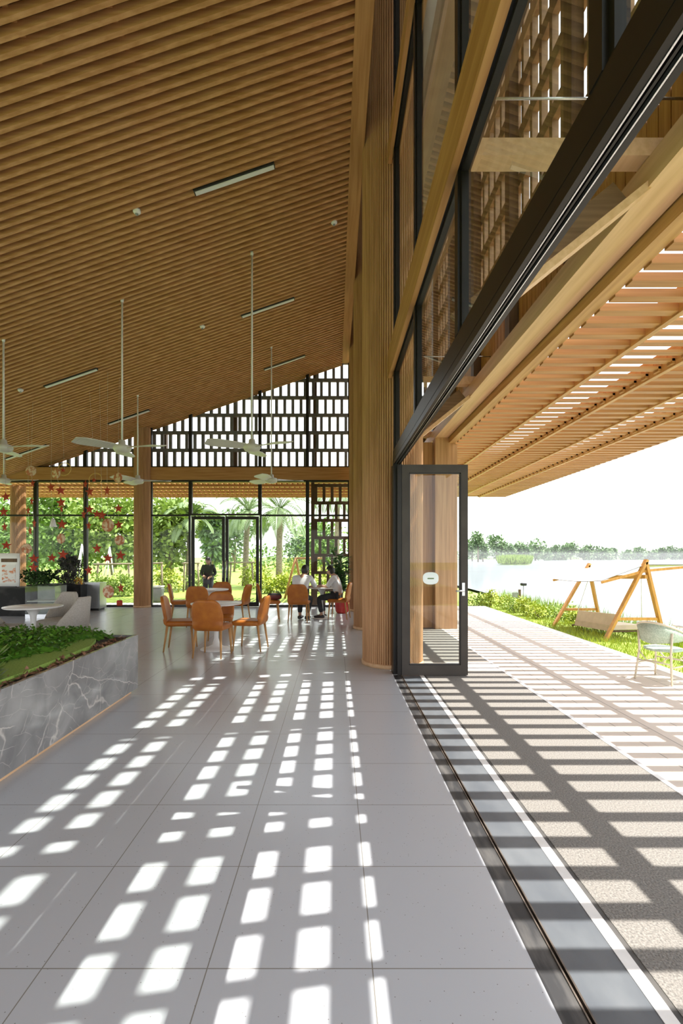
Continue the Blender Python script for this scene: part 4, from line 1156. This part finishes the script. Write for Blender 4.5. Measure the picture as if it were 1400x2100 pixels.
bol = thing('garden_sign', 'small sign on a brown stake in the lakeside shrubs', 'sign', (pxl(1065, 17.0), 17.0, GZ))
MB().box(-.035, .035, -.03, .03, 0, .62).build('stake', 'brown', bol)
MB().box(-.26, -.04, -.05, -.03, .34, .52).build('plate', 'greybin', bol)
lt = thing('garden_light', 'black spotlight on a thin pole above the lakeside shrubs', 'light', (pxl(1073, 17.6), 17.6, GZ))
MB().tube([(0, 0, 0), (0, 0, .72)], .012, 6).build('pole', 'greybin', lt)
MB().rbox(.2, .14, .1, .03, 5, lambda p: (p.x, p.y, p.z + .76)).build('lamp_head', 'black', lt)
rng = random.Random(31)
sh_l = ['at the far end of the paving edge, nearest the glass door', 'second from the glass door along the paving edge', 'left of the brown sign stake', 'at the foot of the brown sign stake',
        'right of the brown sign stake', 'left of the far swing leg', 'behind the far swing leg', 'under the left end of the canopy']
for i, (xp, yb, Y, w, h) in enumerate(((975, 1240, 17.6, .5, .55), (1003, 1246, 17.2, .4, .75), (1035, 1256, 16.6, .5, .5), (1062, 1266, 15.6, .5, .55), (1086, 1275, 14.8, .55, .5), (1108, 1283, 14.1, .5, .5), (1150, 1275, 13.9, .5, .45), (1180, 1290, 13.2, .4, .35))):
    shrub('lakeside_shrub', 'yellow-green shrub ' + sh_l[i], pxl(xp, Y) , Y, GZ, w, h, 'leaf_yellow' if i % 3 else 'leaf_light', 40 + i, 520, .075, 'yellow-green shrubs along the terrace edge')
gr = MB()
for i in range(9000):
    x, y = rng.uniform(4.9, 7.2), rng.uniform(6, 19)
    if rng.random() < .35: y = rng.uniform(8, 13)
    a = rng.uniform(0, 6.283)
    gr.leaf((x, y, GZ), (math.cos(a) * .4, math.sin(a) * .4, 1), (math.sin(a), -math.cos(a), 0), rng.uniform(.05, .16), .012)
tag(gr.build('grass', 'leaf_yellow'), 'tufty grass between the terrace and the lake', 'grass', kind='stuff')
rd = MB()
for i in range(2600):
    x, y = rng.uniform(7.0, 7.7), rng.uniform(7.5, 22)
    a = rng.uniform(0, 6.283)
    rd.leaf((x, y, -.5), (math.cos(a) * .2, math.sin(a) * .2, 1), (math.sin(a), -math.cos(a), 0), rng.uniform(.25, .65), .015)
tag(rd.build('reeds', 'leaf_light'), 'reeds at the edge of the lake behind the swing', 'reeds', kind='stuff')

# far shore: island and trees across the water
isl = thing('island', 'small reedy island in the lake', 'island', (pxl(1055, 112), 112, -.7))
vs = [(math.cos(a) * r * 4.0, math.sin(a) * r * 3.0, .7 * (1 - r * r)) for r in (1, .6, .2) for a in [2 * math.pi * k / 16 for k in range(16)]]
fs = [(i * 16 + k, i * 16 + (k + 1) % 16, (i + 1) * 16 + (k + 1) % 16, (i + 1) * 16 + k) for i in range(2) for k in range(16)] + [tuple(32 + k for k in range(16))]
MB().add(vs, fs, True).build('bank', 'soil', isl)
m = MB()
for i in range(1500):
    a = rng.uniform(0, 6.283); r0 = math.sqrt(rng.random()); b = rng.uniform(0, 6.283)
    m.leaf((math.cos(a) * r0 * 3.6, math.sin(a) * r0 * 2.6, .3), (math.cos(b) * .3, math.sin(b) * .3, 1), (math.sin(b), -math.cos(b), 0), rng.uniform(.6, 2.4), .22)
m.build('reed_tuft', 'leaf_light', isl)
far = [(980, 1094, 150, 4.2), (968, 1108, 170, 6), (990, 1118, 160, 4), (1018, 1105, 190, 9), (1030, 1116, 200, 7), (1046, 1124, 190, 6), (1064, 1115, 200, 7), (1078, 1128, 195, 5), (1098, 1114, 200, 9.5), (1122, 1126, 210, 6), (1135, 1122, 215, 6),
       (1150, 1122, 220, 7.5), (1170, 1118, 220, 8), (1195, 1126, 225, 6), (1208, 1124, 230, 7), (1235, 1127, 230, 8), (1256, 1128, 235, 7), (1285, 1130, 240, 7), (1310, 1130, 240, 8), (1335, 1132, 240, 7), (1358, 1128, 240, 6), (1380, 1124, 235, 5), (1398, 1126, 235, 6), (1420, 1120, 235, 8)]
wordx = ['above the handle of the open glass door', 'tall, right beside the open glass door', 'low, second from the open glass door', 'broad, left of the island', 'behind the left end of the island', 'behind the middle of the island', 'tall narrow, right of the island',
         'low, left of the roundest crown', 'roundest crown on the far shore', 'right of the roundest crown', 'two to the right of the roundest crown', 'above the black garden spotlight', 'highest above the left swing canopy', 'above the left apex of the swing',
         'just right of the left swing apex', 'above the middle of the swing canopy', 'above the right half of the canopy', 'left of the near swing apex', 'above the near swing apex', 'just right of the near swing apex', 'third from the right edge', 'second from the right edge', 'last whole crown at the right edge', 'cut by the right edge']
for i, (xp, yt, Y, w) in enumerate(far):
    base = -.5; top = EYE - (yt - VPY) / F_PX * Y
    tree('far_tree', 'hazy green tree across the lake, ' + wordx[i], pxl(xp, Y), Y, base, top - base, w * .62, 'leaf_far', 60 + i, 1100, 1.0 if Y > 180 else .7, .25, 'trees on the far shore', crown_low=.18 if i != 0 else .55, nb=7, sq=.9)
hz = MB(); rr_ = random.Random(77)
blobs = [(x, 262 + rr_.uniform(-5, 25), rr_.uniform(.6, 1.6), rr_.uniform(2.2, 4.2), .75) for x in [60 + 3.4 * k for k in range(62)]]
blob_leaves(hz, blobs, 9000, 1.1, rr_)
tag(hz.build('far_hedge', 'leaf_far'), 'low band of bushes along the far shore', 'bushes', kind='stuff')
mi = MB().box(9, 300, 24, 256, -.60, 2.4)
tag(mi.build('mist', 'mist'), 'thin white mist lying over the lake', 'mist', kind='stuff')

# ------------------------------------------------------------------ rear garden seen through the glass
LZ = -.13
T = [('broad leafy tree filling the glass behind the garlands', 150, 27, 6.3, 3.2, 'leaf_mid', 6000),
     ('leafy tree with a low crown at the far left behind the garlands', 60, 30, 5.6, 3.0, 'leaf_mid', 4500),
     ('pale leafy tree just left of the slim column', 235, 25, 5.3, 2.6, 'leaf_light', 4500),
     ('light green tree just right of the slim column', 345, 24, 4.6, 2.0, 'leaf_light', 4500),
     ('slender grey-green tree seen through the left door leaf', 436, 40, 5.2, 1.6, 'leaf_far', 2200),
     ('distant green tree behind the left palm', 480, 50, 5.5, 3.0, 'leaf_far', 1800),
     ('distant green tree right of the right palm', 622, 55, 4.8, 3.4, 'leaf_far', 1800),
     ('distant round tree behind the rear lattice', 660, 48, 4.6, 3.0, 'leaf_mid', 1800),
     ('bushy tree at the left edge outside the rear glass', 10, 36, 5.2, 3.2, 'leaf_mid', 3000)]
for i, (lb, xp, Y, h, r0, mt, n) in enumerate(T):
    tree('garden_tree', lb, pxl(xp, Y), Y, LZ, h, r0, mt, 100 + i, n, .26 if Y < 33 else .42, .11, 'trees behind the rear glass', crown_low=.22, nb=12)
palm('palm with drooping fronds beside the left door leaf', pxl(388, 24), 24, LZ, 3.4, 1.7, 201, .1)
palm('palm with a tall trunk seen through the right door leaf', pxl(503, 27), 27, LZ, 4.0, 2.1, 202, .15)
palm('palm between the rear doors and the rear lattice', pxl(572, 25), 25, LZ, 3.9, 2.3, 203, .05)
palm('palm partly behind the block screen, far right of the rear glass', pxl(690, 30), 30, LZ, 5.5, 2.2, 204, .1)
SHR = [('tall grassy shrub left of the slim column', 200, 20.5, .9, .9, 'leaf_light'), ('tall grassy shrub nearest the slim column on its left', 250, 20.2, .9, 1.0, 'leaf_light'),
       ('yellow-flowering shrub right of the slim column', 345, 22.5, .9, 1.3, 'leaf_yellow'), ('low shrub seen through the left door leaf', 408, 24, 1.2, 1.0, 'leaf_light'),
       ('yellow-green shrub seen through the right door leaf', 520, 26, 1.2, 1.4, 'leaf_yellow'), ('bright yellow-green shrub right of the rear doors', 562, 21.5, 1.0, .85, 'leaf_yellow'),
       ('bright yellow-green shrub by the timber A-frame', 590, 22, .9, .75, 'leaf_yellow'), ('yellow hedge bush far behind the timber A-frame', 612, 30, 1.6, 1.5, 'leaf_yellow'),
       ('grey-green shrub at the left edge outside the glass', 30, 21, 1.2, 1.2, 'leaf_mid'), ('grassy shrub behind the garlands, by the counter', 140, 21, 1.2, 1.1, 'leaf_light'),
       ('yellow-green shrub behind the rear lattice', 665, 22, 1.2, 1.1, 'leaf_yellow')]
for i, (lb, xp, Y, w, h, mt) in enumerate(SHR):
    shrub('garden_shrub', lb, pxl(xp, Y), Y, LZ, w, h, mt, 140 + i, 900, .13, 'shrubs behind the rear glass')
hg = MB(); rr_ = random.Random(78)
blobs = [(x, 62 + rr_.uniform(-4, 12), rr_.uniform(.5, 1.4), rr_.uniform(1.6, 2.8), .9) for x in [-66 + 2.3 * k for k in range(32)]]
blob_leaves(hg, blobs, 9000, .5, rr_)
tag(hg.build('hedge', 'leaf_mid'), 'long hedge closing the rear garden', 'hedge', kind='stuff')
# timber supports, swing frame, bin
def trellis(label, xa, xb, Y, top):
    t = thing('timber_support', label, 'tree support', (pxl((xa + xb) / 2, Y), Y, LZ), 0, 'timber tree supports')
    w = (pxl(xb, Y) - pxl(xa, Y)) / 2; h = top - LZ
    for s_ in (-1, 1): MB().tube([(s_ * w, 0, 0), (s_ * w * .85, 0, h)], .045, 8).build('post', 'bark', t)
    MB().tube([(-w * 1.1, -.05, h - .06), (w * 1.1, -.05, h - .04)], .04, 8).build('rail', 'bark', t)
    return t
trellis('timber tree support right of the slim column', 308, 333, 21.0, 1.22)
trellis('timber tree support seen through the left door leaf', 376, 408, 22.5, 1.2)
trellis('timber tree support around the palm in the right door leaf', 470, 520, 24.5, 1.2)
trellis('timber tree support left of the slim column', 196, 268, 21.5, 1.18)
af = thing('timber_a_frame', 'reddish timber A-frame on the rear lawn by the lattice', 'swing frame', (pxl(606, 19.0), 19.0, LZ))
for s_ in (-1, 1): MB().tube([(s_ * .36 - .05, 0, 0), (.0, 0, 1.55)], .045, 8).build('leg', 'chair_wood', af)
MB().tube([(-.02, 0, 1.52), (1.0, 0, 1.52)], .04, 8).build('top_rail', 'chair_wood', af)
tp = thing('white_tripod', 'white pole tripod outside behind the garlands', 'tripod', (pxl(168, 21), 21, LZ))
for dx, dy in ((-.42, 0), (.30, .1), (.02, -.4)): MB().tube([(dx, dy, 0), (0, 0, 2.1)], .028, 8).build('leg', 'white', tp)
tp2 = thing('white_tripod', 'white pole tripod outside just left of the slim column', 'tripod', (pxl(225, 22), 22, LZ))
for dx, dy in ((-.40, 0), (.22, .1), (.02, -.4)): MB().tube([(dx, dy, 0), (0, 0, 2.0)], .028, 8).build('leg', 'white', tp2)
pv = thing('white_pavilion_tent', 'white pointed tent roof far behind the garlands', 'tent', (pxl(93, 38), 38, LZ))
MB().add([(-.6, -.6, 3.2), (.6, -.6, 3.2), (.6, .6, 3.2), (-.6, .6, 3.2), (0, 0, 3.85)], [(0, 1, 4), (1, 2, 4), (2, 3, 4), (3, 0, 4), (3, 2, 1, 0)]).build('roof', 'canvas', pv)
for a, b in ((-1, -1), (1, -1), (1, 1), (-1, 1)): MB().tube([(a * .56, b * .56, 0), (a * .56, b * .56, 3.2)], .03, 6).build('pole', 'white', pv)
bn = thing('litter_bin', 'grey litter bin outside just right of the slim column', 'bin', (pxl(325, 17.5), 17.5, LZ))
MB().rbox(.30, .30, .52, .03, 5, lambda p: (p.x * (1 + .1 * p.z), p.y * (1 + .1 * p.z), p.z + .27)).build('body', 'greybin', bn)
MB().rbox(.33, .33, .06, .02, 5, lambda p: (p.x, p.y, p.z + .55)).build('lid', 'white', bn)

# pieces that belong to a part of their thing sit one level deeper
SUB = {'diffuser': 'housing', 'sensor': 'housing', 'blade': 'motor', 'pictures': 'panel', 'picture_strip': 'panel', 'soil': 'pot', 'strap': 'body', 'flap': 'body', 'eyes': 'body',
       'shelf': 'glazing', 'lid': 'body', 'seat_frame': 'seat', 'back_rail': 'backrest', 'rim': 'marble_side', 'soil_bed': 'marble_side', 'plate': 'stake', 'lamp_head': 'pole'}
for o in list(bpy.data.objects):
    base = o.name.split('.')[0]
    if base in SUB and o.parent is not None and o.parent.type == 'EMPTY':
        for q in o.parent.children:
            if q.name.split('.')[0] == SUB[base] and q.location.length < 1e-6:
                o.parent = q
                break
